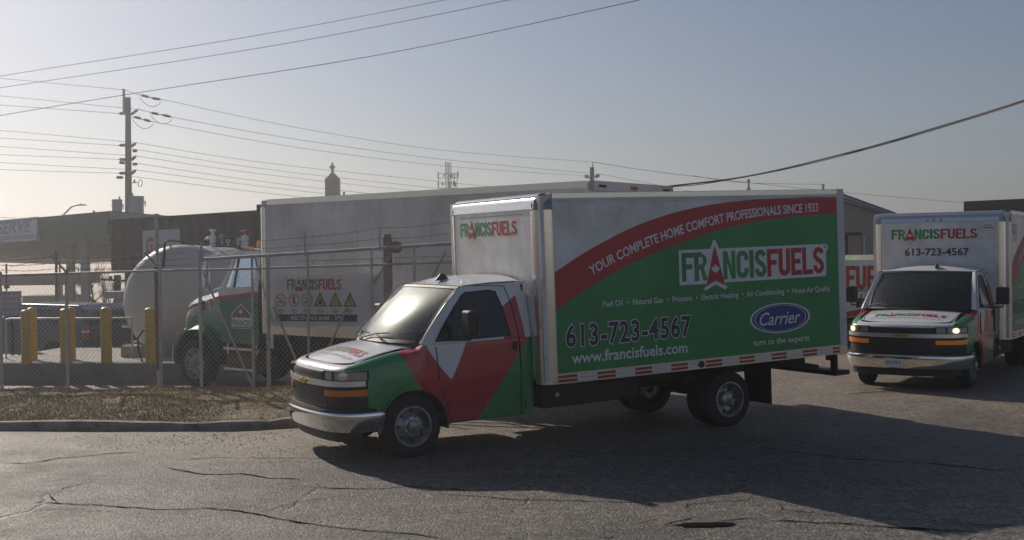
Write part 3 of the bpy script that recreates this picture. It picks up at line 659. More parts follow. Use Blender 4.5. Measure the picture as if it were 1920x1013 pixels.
        def bend(a, b_, sg=sg):
            X = -1.80-a if sg > 0 else a-6.54
            m_ = lambda q: itp(AB, q)*.60+itp(AT, q)*.40
            k_ = (m_(X-.05)-m_(X+.05))/.1; k_ = k_ if sg > 0 else -k_
            return a-(b_)*k_*.85/sqrt(1+k_*k_), m_(X)-.055+b_/sqrt(1+k_*k_)*1.0
        if sg > 0: write(F, 'YOUR COMPLETE HOME COMFORT PROFESSIONALS SINCE 1933', bx(x0, 0), 0, .17, M_swhite, box, .004, .022, 3.82, bend=bend)
        else: write(F, 'YOUR COMPLETE HOME COMFORT PROFESSIONALS SINCE 1933', 6.54-6.18, 0, .17, M_swhite, box, .004, .022, 3.82, bend=bend)
    # front panel writing
    F = Face((X0-.026, -1.05, 0), (0, 1, 0), (0, 0, 1), (1, 0, 0))
    f = MB(); f.box(X0-.031, X0-.004, -YW+.19, YW-.19, Z0+.1, 2.87); f.build('front_panel_sheet', M_white, box)
    F = Face((X0-.004, 0, 0), (0, 1, 0), (0, 0, 1), (1, 0, 0))
    logo(F, -.86, 2.555, .185, box, .004, 1.55)
    if variant == 'right':
        write(F, '613-723-4567', -.61, 2.25, .19, M_sdark, box, .004, .02, 1.14)
        f = MB(); F.put(f, shape2d([[(.78, 2.735), (.97, 2.735), (.97, 2.755), (.78, 2.755)], [(.80, 2.785), (.93, 2.785), (.93, 2.80), (.80, 2.80)]]), 0, 0, 1, .004); f.build('small_sticker', M_sred, box)
        FS = Face((-1.84, YW+.003, 0), (-1, 0, 0), (0, 0, 1), (0, 1, 0)); write(FS, '90', .05, 2.48, .50, mat('thin red line', (.45, .16, .18), .5), box, .004, -.02, .42, shear=.2, name='hand_number')
        for k in range(3): f = MB(); f.tube([(X0+.01, -.1+k*.12-.1, 2.905), (X0+.03, -.1+k*.12-.1, 2.905)], .013, 8); f.build('marker_lamp', M_black, box)
    else:
        f = MB(); F.put(f, shape2d([[(-.86, 2.80), (.84, 2.80), (.84, 2.815), (-.86, 2.815)]]), 0, 0, 1, .003); f.build('seam_strip', M_galv, box)
    # hood lettering laid on the bonnet
    class HF(Face): pass
    H = Face((.62, 0, 0), (0, 1, 0), (-1, 0, 0), (0, 0, 1), warp=lambda p, lf: Vector((p.x, p.y, hood_z(p.x, p.y)+.006+lf)))
    logo(H, -.56, -.02+.13, .13, t, .003, 1.18)
    write(H, 'Family Owned and Operated by the Francis Family Since 1933', -.62, .0, .06, M_sblue, t, .003, .004, 1.2)
    return t
# ================================================================ the two box trucks
main_truck = van_truck('nearest box truck turning left, with a blue oval and phone number on its side', (-1.627, 14.28, 0), 3.6581, .0266, 'main')
right_truck = van_truck('box truck facing the camera at right, phone number above its cab, headlights lit', (7.005, 20.12, 0), 4.1255, -.004, 'right')

# ================================================================ ground
def ground_mat(name, kind):
    M = bpy.data.materials.new(name); M.use_nodes = True; n = M.node_tree.nodes; l = M.node_tree.links; p = n['Principled BSDF']
    tc = n.new('ShaderNodeTexCoord'); P = tc.outputs['Object']
    def noise(s, d=8, r=.6, v=P):
        q = n.new('ShaderNodeTexNoise'); q.inputs['Scale'].default_value = s; q.inputs['Detail'].default_value = d; q.inputs['Roughness'].default_value = r; l.new(v, q.inputs[0]); return q
    def ramp(v, stops):
        q = n.new('ShaderNodeValToRGB'); e = q.color_ramp.elements
        while len(e) < len(stops): e.new(.5)
        for i, (a, c) in enumerate(stops): e[i].position = a; e[i].color = (*c, 1) if isinstance(c, tuple) else (c, c, c, 1)
        l.new(v, q.inputs[0]); return q.outputs[0]
    def mix(f, a, b, mode='MIX'):
        q = n.new('ShaderNodeMix'); q.data_type = 'RGBA'; q.blend_type = mode
        for i, v in ((0, f), (6, a), (7, b)):
            if isinstance(v, (tuple, float, int)): q.inputs[i].default_value = v
            else: l.new(v, q.inputs[i])
        return q.outputs[2]
    big = noise(.22, 6, .6); med = noise(1.6, 8, .65); fine = noise(55, 3, .7); 
    mp = n.new('ShaderNodeMapping'); mp.inputs['Scale'].default_value = (.25, 2.2, 1); mp.inputs['Rotation'].default_value = (0, 0, radians(-6)); l.new(P, mp.inputs[0])
    streak = noise(1.2, 6, .6, mp.outputs[0])
    vo = n.new('ShaderNodeTexVoronoi'); vo.inputs['Scale'].default_value = 38; l.new(P, vo.inputs['Vector'])
    base = ramp(big.outputs[0], [(.3, (.15, .132, .116)), (.7, (.225, .196, .168))])
    base = mix(.55, base, ramp(med.outputs[0], [(.3, (.085, .078, .073)), (.68, (.23, .203, .175))]))
    base = mix(.5, base, ramp(streak.outputs[0], [(.3, (.08, .074, .07)), (.7, (.235, .207, .178))]))
    stone = ramp(vo.outputs['Color'], [(.15, .45), (.55, 1.0), (.95, 1.9)])
    base = mix(.85, base, stone, 'MULTIPLY')
    v2 = n.new('ShaderNodeTexVoronoi'); v2.inputs['Scale'].default_value = 15; l.new(P, v2.inputs['Vector']); base = mix(.55, base, ramp(v2.outputs['Color'], [(.1, .6), (.5, 1.0), (.93, 1.35)]), 'MULTIPLY')
    n2 = noise(9, 6, .8); base = mix(.85, base, ramp(n2.outputs[0], [(.36, .55), (.5, 1.0), (.64, 1.45)]), 'MULTIPLY')
    # loose gravel and dust, strongest on the yard drive
    sep = n.new('ShaderNodeSeparateXYZ'); l.new(P, sep.inputs[0])
    mr = n.new('ShaderNodeMapRange'); mr.inputs[1].default_value = 12.5; mr.inputs[2].default_value = 18.; l.new(sep.outputs[1], mr.inputs[0])
    g = noise(.55, 9, .7); ad = n.new('ShaderNodeMath'); ad.operation = 'MULTIPLY_ADD'; l.new(mr.outputs[0], ad.inputs[0]); ad.inputs[1].default_value = .38; l.new(g.outputs[0], ad.inputs[2])
    vm = n.new('ShaderNodeVectorMath'); vm.operation = 'DISTANCE'; l.new(P, vm.inputs[0]); vm.inputs[1].default_value = (-2.4, 15.2, 0)
    dm = n.new('ShaderNodeMapRange'); dm.inputs[1].default_value = 3.2; dm.inputs[2].default_value = .4; dm.inputs[3].default_value = 0; dm.inputs[4].default_value = .30; l.new(vm.outputs['Value'], dm.inputs[0])
    a2 = n.new('ShaderNodeMath'); l.new(ad.outputs[0], a2.inputs[0]); l.new(dm.outputs[0], a2.inputs[1])
    gm = ramp(a2.outputs[0], [(.56, 0.), (.78, .9)])
    vg = n.new('ShaderNodeTexVoronoi'); vg.inputs['Scale'].default_value = 26; l.new(P, vg.inputs['Vector'])
    gcol = mix(.8, ramp(med.outputs[0], [(.3, (.20, .165, .13)), (.7, (.32, .265, .21))]), ramp(vg.outputs['Color'], [(.1, .5), (.6, 1.0), (.9, 1.7)]), 'MULTIPLY')
    base = mix(gm, base, gcol)
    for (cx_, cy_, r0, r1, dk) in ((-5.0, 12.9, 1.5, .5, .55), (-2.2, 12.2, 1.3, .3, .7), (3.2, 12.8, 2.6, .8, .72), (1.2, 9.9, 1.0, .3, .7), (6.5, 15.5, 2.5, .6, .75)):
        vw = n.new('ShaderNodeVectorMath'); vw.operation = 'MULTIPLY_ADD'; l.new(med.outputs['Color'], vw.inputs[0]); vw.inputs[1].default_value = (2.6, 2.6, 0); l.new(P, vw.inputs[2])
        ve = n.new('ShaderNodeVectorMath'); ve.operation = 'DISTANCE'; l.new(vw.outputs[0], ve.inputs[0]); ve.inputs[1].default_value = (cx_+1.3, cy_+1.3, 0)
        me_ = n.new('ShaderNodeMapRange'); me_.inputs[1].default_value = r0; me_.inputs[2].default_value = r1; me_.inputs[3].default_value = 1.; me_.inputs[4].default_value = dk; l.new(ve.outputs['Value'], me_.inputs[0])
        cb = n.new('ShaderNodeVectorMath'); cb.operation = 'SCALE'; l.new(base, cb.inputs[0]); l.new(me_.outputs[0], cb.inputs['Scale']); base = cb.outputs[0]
    # fine crack network
    wv = noise(.9, 5, .6); wx = mix(.5, P, wv.outputs['Color'], 'ADD')
    vc = n.new('ShaderNodeTexVoronoi'); vc.feature = 'DISTANCE_TO_EDGE'; vc.inputs['Scale'].default_value = .55; l.new(wx, vc.inputs['Vector'])
    cr = ramp(vc.outputs['Distance'], [(.004, 1.), (.014, 0.)]); cm = n.new('ShaderNodeMath'); cm.operation = 'MULTIPLY'; l.new(cr, cm.inputs[0]); l.new(ramp(noise(.35, 4).outputs[0], [(.54, 0.), (.64, .6)]), cm.inputs[1])
    base = mix(cm.outputs[0], base, (.022, .02, .019, 1))
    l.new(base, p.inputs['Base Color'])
    p.inputs['Roughness'].default_value = .62; p.inputs['Specular IOR Level'].default_value = .42
    l.new(ramp(med.outputs[0], [(.3, .46), (.7, .72)]), p.inputs['Roughness'])
    hs = n.new('ShaderNodeMath'); hs.operation = 'MULTIPLY_ADD'; l.new(vo.outputs['Distance'], hs.inputs[0]); hs.inputs[1].default_value = -.5; l.new(fine.outputs[0], hs.inputs[2])
    h2 = n.new('ShaderNodeMath'); h2.operation = 'MULTIPLY_ADD'; l.new(cm.outputs[0], h2.inputs[0]); h2.inputs[1].default_value = -2.5; l.new(hs.outputs[0], h2.inputs[2])
    b = n.new('ShaderNodeBump'); b.inputs['Strength'].default_value = .9; b.inputs['Distance'].default_value = .02; l.new(h2.outputs[0], b.inputs['Height']); l.new(b.outputs[0], p.inputs['Normal'])
    return M
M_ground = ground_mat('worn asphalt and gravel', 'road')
def und(x, y):                                       # shallow waves and ruts
    v = noise.noise(Vector((x*.35, y*.5, 1.3)))*.018+noise.noise(Vector((x*1.3, y*2.1, 4.)))*.010
    v += noise.noise(Vector((x*3.7, y*5.1, 9.)))*.004
    return v*sm(-3, 3, y)
xs = sorted(set([-400, -250, -150, -90, -60, -45, -35, -28]+[round(-22+.28*i, 2) for i in range(160)]+[26, 32, 42, 60, 90, 150, 250, 400]))
ys = [-60, -20, -6, -2, 0, 2, 3.5]+[4.5+.16*i for i in range(110)]+[22.5+.6*i for i in range(14)]+[32, 35, 40, 50, 70, 100, 160, 300, 600]
g = MB(); g.grid([[(x, y, ground_z(x, y)+und(x, y)) for x in xs] for y in ys]); tag(g.build('ground', M_ground, None, 180, recalc=False), kind='structure')

def gpt(px, py, lift=0.):
    d = ray(px, py); k = (0-CH)/d.z; x, y = d.x*k, d.y*k; return Vector((x, y, und(x, y)+lift))
M_crack = mat('dark crack and pothole shade', (.02, .018, .016), 1., spec=.0)
cracks = [([(60, 941), (95, 942), (150, 945), (215, 949), (290, 952), (385, 953), (470, 960), (520, 972), (560, 980), (640, 990), (700, 996), (770, 1001), (850, 1010)], .030),
          ([(92, 925), (97, 935), (110, 941)], .03), ([(95, 925), (120, 916), (170, 905), (175, 902)], .018),
          ([(0, 868), (50, 869), (110, 860), (200, 850), (270, 846)], .035), ([(310, 877), (360, 886), (400, 890), (450, 888), (500, 896), (570, 899)], .035), ([(565, 911), (650, 917), (720, 917), (770, 912), (820, 917), (900, 921)], .030),
          ([(820, 927), (880, 929), (960, 936), (1100, 938), (1230, 941)], .022), ([(470, 962), (530, 947), (600, 935), (640, 928)], .012), ([(330, 865), (400, 858), (480, 860), (600, 862), (660, 865)], .022),
          ([(1240, 986), (1280, 985), (1310, 984), (1330, 983)], .07), ([(1240, 985), (1270, 978), (1290, 973), (1300, 970)], .03), ([(1330, 983), (1370, 976), (1400, 973), (1440, 978)], .03), ([(1440, 978), (1560, 983), (1700, 992), (1790, 997), (1860, 1001)], .03), ([(1660, 990), (1710, 994), (1760, 996)], .05),
          ([(1285, 955), (1290, 945), (1340, 941), (1400, 938), (1410, 932)], .016), ([(1110, 1008), (1145, 1006), (1160, 1003)], .05), ([(1170, 987), (1210, 978), (1240, 972)], .014), ([(1460, 945), (1470, 957), (1560, 968), (1680, 975), (1800, 984), (1920, 990)], .014),
          ([(1410, 835), (1500, 852), (1620, 862), (1740, 868), (1840, 878), (1920, 883)], .035), ([(960, 845), (1060, 848), (1150, 852), (1240, 858), (1330, 858), (1400, 862)], .02),
          ([(0, 920), (60, 913), (120, 908)], .012), ([(700, 1013), (760, 1005), (800, 1004)], .014)]
g = MB()
random.seed(3)
for pts, w in cracks:
    P = [gpt(*p) for p in pts]; Q = []
    for a, b in zip(P, P[1:]):
        k = max(2, int((b-a).length/.06))
        for i in range(k): Q.append(a.lerp(b, i/k))
    Q.append(P[-1]); rows = []
    for i, q in enumerate(Q):
        d = (Q[min(i+1, len(Q)-1)]-Q[max(i-1, 0)]); d.z = 0; d.normalize(); nn = Vector((-d.y, d.x, 0)); off = .035*noise.noise(q*4.)+.02*noise.noise(q*13.)
        ww = w*(.35+.9*abs(noise.noise(q*6.+Vector((3, 1, 0)))))*min(1, (i+.3)/4, (len(Q)-i-.7)/4)
        c = q+nn*off; row = []
        for s_ in (-.5, .5):
            p = c+nn*ww*s_*1.4; row.append((p.x, p.y, und(p.x, p.y)+.006))
        rows.append(row)
    g.grid(rows)
# pothole: flat dark polygon, the shade of the hollow put into its colour
c = gpt(1325, 985); g.poly([(c.x+.26*cos(a)*(1+.3*noise.noise(Vector((cos(a)*2, sin(a)*2, 1)))), c.y+.075*sin(a)*(1+.3*noise.noise(Vector((cos(a)*2, sin(a)*2, 5)))), und(c.x+.26*cos(a), c.y+.075*sin(a))+.011) for a in [2*pi*i/24 for i in range(24)]])
tag(g.build('road_cracks', M_crack, None, recalc=False), kind='structure')

# ---- kerb and grass bank
KB = [(-40, 17.3), (-20, 16.75), (-12, 16.4), (-7.3, 16.05), (-5.2, 15.85), (-4.0, 15.75), (-3.3, 15.9), (-2.85, 16.4), (-2.7, 17.2), (-2.75, 19.6)]
def crv(P, k=6):
    out = []; n = len(P)
    for i in range(n-1):
        p = [P[max(i-1, 0)], P[i], P[i+1], P[min(i+2, n-1)]]
        for j in range(k):
            t = j/k; out.append(tuple(.5*((2*p[1][c])+(-p[0][c]+p[2][c])*t+(2*p[0][c]-5*p[1][c]+4*p[2][c]-p[3][c])*t*t+(-p[0][c]+3*p[1][c]-3*p[2][c]+p[3][c])*t**3) for c in range(len(P[0]))))
    return out+[tuple(P[-1])]
KP = crv(KB, 10); M_kerb = mat('old kerb concrete', (.38, .34, .30), .9, var=.4, vscale=2.5, dirt=(.12, .11, .10), bump=.5, bscale=14)
g = MB(); rows = []
for i, (x, y) in enumerate(KP):
    a = KP[max(i-1, 0)]; b = KP[min(i+1, len(KP)-1)]; dx, dy = b[0]-a[0], b[1]-a[1]; q = sqrt(dx*dx+dy*dy); nx, ny = -dy/q, dx/q
    w = .012*noise.noise(Vector((x*1.5, y, 2))); h = .115+.022*noise.noise(Vector((x*.9, y, 7)))-.035*max(0, noise.noise(Vector((x*3.1, y*2, 11)))-.15)
    rows.append([(x+nx*o+0, y+ny*o, z) for o, z in ((-.0+w, -.08), (.005+w, h-.03), (.035+w, h), (.16, h+.005), (.17, -.05))])
g.grid(rows); kerb_ = g
tag(g.build('kerb', M_kerb, None, 40), kind='structure')
def berm_h(x, y, yk):
    t = (y-yk)/max(.1, 20.6-yk); e = sm(0, .12, t)*sm(1.0, .80, t)
    h = .10+.085*sin(pi*min(1, t*1.1))*1.+.06*noise.noise(Vector((x*.7, y*1.2, 3)))*e+.015*noise.noise(Vector((x*3, y*4, 3)))*e
    return h*(1-sm(.84, 1.0, t))+(-.10)*sm(.84, 1.0, t)
def kerb_y(x):
    for a, b in zip(KP, KP[1:]):
        if a[0] <= x <= b[0]: return a[1]+(b[1]-a[1])*(x-a[0])/(b[0]-a[0]+1e-9)
    return 16.3
def bank_x(y):                                        # right limit
    return -2.9
rows = []; NX, NY = 220, 44; bank = {}
for i in range(NX+1):
    u = i/NX; x = -26+(26-2.92)*u; yk = kerb_y(x)+.15 if x < -3.25 else kerb_y(min(x, -3.0))+.18
    rows.append([(x, yk+(21.4-yk)*j/NY, berm_h(x, yk+(21.4-yk)*j/NY, yk)) for j in range(NY+1)])
M_soil = mat('dry grass soil', (.26, .205, .125), .95, var=.45, vscale=3.2, dirt=(.10, .075, .05), bump=.8, bscale=30)
g = MB(); g.grid(rows); tag(g.build('verge', M_soil, None, 180), kind='structure')
g = MB(); random.seed(11); cnt = 0
mats = [mat('straw blades', (.55, .42, .22), .8), mat('olive blades', (.33, .27, .12), .8), mat('brown blades', (.40, .29, .16), .85), mat('green blades', (.18, .20, .08), .8)]
while cnt < 78000:
    x = random.uniform(-14, -2.95); yk = kerb_y(x)+.12 if x < -3.25 else kerb_y(-3.0)+.2; y = yk+(20.9-yk)*random.random()
    q = noise.noise(Vector((x*.9, y*1.3, 0)))+.5*noise.noise(Vector((x*3.1, y*4, 5)))
    if x > -4.3 and random.random() < (x+4.3)*.55: continue
    if q < -.35 and random.random() < .7: continue
    cnt += 1; z = berm_h(x, y, yk); a = random.uniform(0, 2*pi); h = random.uniform(.014, .036)*(1.9 if y > 19.8 and random.random() < .35 else 1)*(1+.5*q); w = random.uniform(.004, .009)
    lx, ly = random.uniform(-1, 1)*h*.9, random.uniform(-1, 1)*h*.9
    r_ = random.random(); gq = noise.noise(Vector((x*.5+7, y*.8, 2)))
    g.cur = 0 if r_ < .34 else (2 if r_ < .52 else (1 if r_ < .88-.2*(gq < -.05) else 3))
    g.add([(x-w*cos(a), y-w*sin(a), z-.004), (x+w*cos(a), y+w*sin(a), z-.004), (x+lx, y+ly, z+h)], [(0, 1, 2)])
tag(g.build('grass', mats, None, recalc=False), kind='stuff')
# scattered stones near the kerb end and on the drive
g = MB(); random.seed(5)
for i in range(2200):
    r_ = random.random()
    if r_ < .45: x = random.gauss(-3.3, 1.4); y = 15.5-abs(random.gauss(0, .7)) if x < -3.2 else random.uniform(13.2, 17.5)
    else: x = random.uniform(-3, 16); y = random.uniform(13, 27)
    s = random.uniform(.006, .015); z = ground_z(x, y)+und(x, y); k = random.uniform(0, 3)
    g.add([(x+s*cos(k+a), y+s*sin(k+a), z-.002) for a in (0, 1.6, 3.1, 4.7)]+[(x+s*.2, y+s*.1, z+s*random.uniform(.5, .9))], [(0, 1, 4), (1, 2, 4), (2, 3, 4), (3, 0, 4)])
tag(g.build('gravel', mat('loose stones', (.24, .21, .17), .9, var=.4, vscale=5), None, recalc=False), kind='stuff')
# weed tufts at the fence foot
def tuft(px, Y, n, h, lab):
    c = at(px, 700, Y); c.z = berm_h(c.x, c.y, 16.2) if Y < 20.8 else ground_z(c.x, c.y); g = MB()
    for i in range(n):
        a = random.uniform(0, 2*pi); r_ = random.uniform(.05, .28)*h*2; p = c+Vector((cos(a)*r_*.2, sin(a)*r_*.2, 0)); t = c+Vector((cos(a)*r_, sin(a)*r_, random.uniform(.4, 1)*h))
        g.tube([p, p.lerp(t, .6)+Vector((0, 0, .03)), t], .0035, 4, .001)
    return tag(g.build('weed_tuft', mats[2]), lab, 'weed', 'dry weeds along the fence')
tuft(285, 20.4, 70, .35, 'dry weed tuft behind the fence left of the green truck wheel'); tuft(128, 20.75, 40, .16, 'short dry weed tuft at the foot of the fence post by the yellow bollards'); tuft(400, 19.9, 60, .12, 'low straw clump on the verge below the green truck wheel')
# ================================================================ chain link fence and gate
def flat(px, Y, z):                                   # point at the pixel column px, distance Y, height z
    p = at(px, 560, Y); p2 = at(px, 700, Y); k = (z-p.z)/(p2.z-p.z); return p.lerp(p2, k)
FL = [(-60, 21.3), (0, 21.2), (130, 20.9), (303, 20.5), (378, 20.35), (505, 20.0), (600, 19.7), (727, 19.3), (850, 18.85)]
def fY(px):
    for a, b in zip(FL, FL[1:]):
        if a[0] <= px <= b[0]: return a[1]+(b[1]-a[1])*(px-a[0])/(b[0]-a[0])
    return FL[-1][1]
def fp(px, z): return flat(px, fY(px), z)
M_mesh = mat('woven fence wire', (.48, .48, .48), .55, .2)
def chain(mb, A, B, z0a, z0b, z1a, z1b, sp=.064, w=.0031):
    A = Vector((A.x, A.y, 0)); B = Vector((B.x, B.y, 0)); D = B-A; L = D.length; u = D/L; nn = Vector((u.y, -u.x, 0))
    H = max(z1a, z1b)-min(z0a, z0b); zb = min(z0a, z0b); st = sp*1.414
    lo = lambda s: z0a+(z0b-z0a)*s/L; hi = lambda s: z1a+(z1b-z1a)*s/L
    k = -int(H/st)-1
    while k*st < L+H:
        for sg in (1, -1):
            s0, h0, s1, h1 = (k*st, zb, k*st+H, zb+H) if sg > 0 else (k*st, zb, k*st-H, zb+H)
            ts = [0., 1.]
            # clip to the panel
            def inside(t): s = s0+(s1-s0)*t; z = h0+(h1-h0)*t; return 0 <= s <= L and lo(s) <= z <= hi(s)
            N = 40; ok = [i/N for i in range(N+1) if inside(i/N)]
            if len(ok) < 2: continue
            a, b = ok[0], ok[-1]
            for _ in range(1):
                a = max(0, a-.5/N) if inside(max(0, a-.5/N)) else a; b = min(1, b+.5/N) if inside(min(1, b+.5/N)) else b
            pa = A+u*(s0+(s1-s0)*a)+Vector((0, 0, h0+(h1-h0)*a))+nn*.0025*sg; pb = A+u*(s0+(s1-s0)*b)+Vector((0, 0, h0+(h1-h0)*b))+nn*.0025*sg
            mb.bar(pa, pb, w, w)
        k += 1
def barbed(name, pts, parent, sag=.0, barbs=True):
    g = MB(); P = []
    for a, b in zip(pts, pts[1:]):
        n = max(4, int((b-a).length/.25))
        for i in range(n): t = i/n; q = a.lerp(b, t); q.z -= sag*4*t*(1-t)*(b-a).length/3+.01*noise.noise(q*2.); P.append(q)
    P.append(pts[-1]); g.tube(P, .0042, 4)
    if barbs:
        for a, b in zip(P, P[1:]):
            for t in (0, .5):
                q = a.lerp(b, t); k = random.uniform(0, 3); v = Vector((cos(k)*.3, 0, sin(k)))*.022; g.bar(q-v, q+v, .004); v = Vector((sin(k)*.3+.3, 0, -cos(k)))*.02; g.bar(q-v, q+v, .004)
    return g.build(name, M_wire, parent)
c = fp(130, 0)
fence = empty('chain_link_fence', (c.x, c.y, -.1), 0, 'fixed chain link fence with barbed wire above, left of the gate', 'fence')
def local(root, *objs):
    for o in objs: o.parent = root; o.matrix_parent_inverse = Matrix.Translation(-root.location)
def top_z(px): return 2.08+.10*(px-0)/505
for px, lean in ((-30, 0), (4, 0), (128, 0), (303, 0)):
    g = MB(); a = fp(px, -.15); b = fp(px, top_z(px)+.03); b = Vector((a.x, a.y, b.z)); g.tube([a, b], .029, 12); g.lathe([(.036, 0), (.036, .05), (.02, .07), (.001, .075)], (b.x, b.y, b.z-.03), 'z', 10)
    o = g.build('fence_post', M_galv, None, 40); local(fence, o)
    g = MB(); q = b+Vector((-.17, -.30, .31)); g.bar(b, q, .035, .022)
    o = g.build('barb_arm', M_galv, None); local(fence, o)
g = MB(); g.tube([fp(px, top_z(px)) for px in (-60, 0, 130, 303, 375)], .022, 10); local(fence, g.build('top_rail', M_galv, None, 40))
g = MB()
for a, b in ((-60, 4), (4, 128), (128, 303), (303, 372)): chain(g, fp(a, 0), fp(b, 0), -.12, -.12, top_z(a), top_z(b))
local(fence, g.build('wire_mesh', M_mesh, None))
for k in range(3):
    o_ = Vector((-.06, -.10, .10))*(k+1)
    local(fence, barbed('barbed_wire', [fp(px, top_z(px))+o_ for px in (-60, 4, 128, 303, 378)], None, .07))
# gate
c = fp(440, 0)
gate = empty('sliding_gate', (c.x, c.y, -.1), 0, 'long sliding chain link gate with diagonal braces in front of the green truck', 'gate')
def beam_z(px): return 2.33+.21*(px-375)/460
def rail_z(px): return 2.14+.10*(px-375)/460
def gpart(name, mb, m=None, sm_=40): o = mb.build(name, m or M_galv, None, sm_); local(gate, o); return o
g = MB(); g.tube([fp(px, beam_z(px)) for px in (375, 505, 600, 727, 850)], .030, 10); gpart('track_beam', g)
g = MB(); g.tube([fp(px, rail_z(px)) for px in (372, 505, 600, 727, 850)], .022, 10); gpart('top_rail', g)
g = MB(); g.tube([fp(px, .02) for px in (378, 505, 727, 850)], .025, 10); gpart('bottom_rail', g)
for px, r in ((378, .030), (476, .022), (505, .034), (580, .022), (700, .022), (780, .022)):
    g = MB(); a = fp(px, -.0); b = Vector((a.x, a.y, beam_z(px)+(.12 if px in (378,) else 0))); g.tube([a, b], r, 10); gpart('upright', g)
for a, b in (((380, 2.1), (476, .05)), ((476, 2.40), (512, 1.2)), ((512, 1.5), (580, .05)), ((580, .05), (650, 1.5)), ((700, 1.9), (735, 2.4)), ((780, 1.5), (835, 2.4))):
    g = MB(); g.tube([fp(a[0], a[1])+Vector((0, .03, 0)), fp(b[0], b[1])+Vector((0, .03, 0))], .02, 8); gpart('brace', g)
g = MB()
for k in range(11): px = 560+k*26; g.tube([fp(px, rail_z(px)+.05), fp(px, rail_z(px)+.11)], .008, 6)
g.tube([fp(px, rail_z(px)+.10) for px in (555, 650, 850)], .007, 6); gpart('truss_rod', g)
g = MB()
for a, b in ((380, 476), (476, 505), (505, 580), (580, 700), (700, 780), (780, 850)): chain(g, fp(a, 0), fp(b, 0), .03, .03, rail_z(a), rail_z(b))
gpart('wire_mesh', g, M_mesh, None)
for px, dz in ((378, .35), (572, .42), (712, .42)):
    g = MB(); a = fp(px, beam_z(px)-.05); g.bar(a, a+Vector((0, 0, dz)), .045, .03); gpart('barb_arm', g)
for dz in (.14, .28): local(gate, barbed('barbed_wire', [fp(px, beam_z(px)+dz*(1+.25*(px > 600))) for px in (378, 476, 572, 712, 850)], None, .06))
# thick gate post with round reflector, behind the gate
g = MB(); a = flat(731, 19.45, -.05); b = Vector((a.x-.06, a.y, 2.78)); g.box(a.x-.075, a.x+.065, a.y-.07, a.y+.07, -.1, 2.66); g.box(a.x-.06, a.x+.05, a.y-.055, a.y+.055, 2.66, 2.72)
M_gp = mat('pale rusty steel', (.34, .28, .23), .8, var=.25, vscale=5); gp = g.build('gate_post', M_gp, None, bevel=.012); tag(gp, 'thick rusty square post with a round disc near its top, at the gate', 'post')
g = MB(); g.lathe([(.001, -.03), (.09, -.03), (.105, -.01), (.105, .02), (.001, .02)], (a.x+.14, a.y-.02, 2.50), 'y', 20); g.bar((a.x+.05, a.y, 2.5), (a.x+.16, a.y, 2.5), .03); g.build('round_disc', M_gp, gp, 40)

# sign board on the gate
sa = fp(511, 0)+Vector((0, .07, 0)); sb = fp(722, 0)+Vector((0, .07, 0)); su = Vector((sb.x-sa.x, sb.y-sa.y, 0)); sw = su.length; su.normalize(); sn = Vector((su.y, -su.x, 0))
z1 = 2.06; z0 = 1.17
M_sign = mat('faded sign board', (.74, .73, .72), .6, var=.12, vscale=2)
g = MB(); g.prism([Vector((sa.x, sa.y, z0)), Vector((sb.x, sb.y, z0)), Vector((sb.x, sb.y, z1)), Vector((sa.x, sa.y, z1))], -sn*.012)
sign = tag(g.build('warning_sign', M_sign), 'wide white sign with three safety circles and yellow triangles behind the gate mesh', 'sign')
F = Face((sa.x, sa.y, 0), su, (0, 0, 1), sn)
g = MB(); F.put(g, shape2d([[(.015, z1-.26), (.17, z1-.26), (.17, z1-.02), (.015, z1-.02)], [(.015, z0+.26), (.15, z0+.26), (.15, z1-.28), (.015, z1-.28)]]), 0, 0, 1, .001); 
logo(F, .30, z1-.27, .185, sign, .004, 1.04)
M_yel = mat('faded yellow', (.50, .42, .06), .5); M_cred = mat('faded red', (.45, .08, .09), .5); M_cgr = mat('faded green', (.10, .26, .14), .5)
for i, (cx, m_) in enumerate(((.17, M_cred), (.43, M_cred), (.68, M_cgr))):
    g = MB(); cz = z1-.45; n = 32
    F.put(g, ([(cx+.105*r_*cos(2*pi*k/n), cz+.115*r_*sin(2*pi*k/n)) for r_ in (1, .86) for k in range(n)], [(k, (k+1) % n, n+(k+1) % n, n+k) for k in range(n)]), 0, 0, 1, .004)
    if i == 0:
        F.put(g, ([(cx-.075, cz+.06), (cx-.065, cz+.075), (cx+.075, cz-.06), (cx+.065, cz-.075)], [(0, 1, 2, 3)]), 0, 0, 1, .007)
    if i == 1: F.put(g, ([(cx-.075, cz+.06), (cx-.065, cz+.075), (cx+.075, cz-.06), (cx+.065, cz-.075)], [(0, 1, 2, 3)]), 0, 0, 1, .007)
    g.build('safety_circle', m_, sign)
    g = MB()
    if i == 0: F.put(g, ([(cx-.06, cz-.02), (cx+.06, cz-.02), (cx+.06, cz-.038), (cx-.06, cz-.038)], [(0, 1, 2, 3)]), 0, 0, 1, .0055); F.put(g, shape2d(stroke(arc((cx+.03, cz+.02), .02, -1, 3.4, 8), .006)), 0, 0, 1, .0055)
    if i == 1:
        F.put(g, shape2d([[(cx-.012, cz+.0), (cx-.03, cz-.075), (cx-.016, cz-.075), (cx+.002, cz-.02), (cx+.018, cz-.075), (cx+.032, cz-.075), (cx+.014, cz+.0), (cx+.014, cz+.05), (cx-.012, cz+.05)], arc((cx, cz+.068), .015, 0, 2*pi*.93, 10)]), 0, 0, 1, .0055)
    if i == 2: F.put(g, shape2d([[(cx-.02, cz+.06), (cx+.04, cz+.06), (cx+.04, cz-.05), (cx-.055, cz-.05), (cx-.055, cz-.028), (cx-.01, cz-.005)]]), 0, 0, 1, .0055)
    g.build('pictogram', M_sdark, sign)
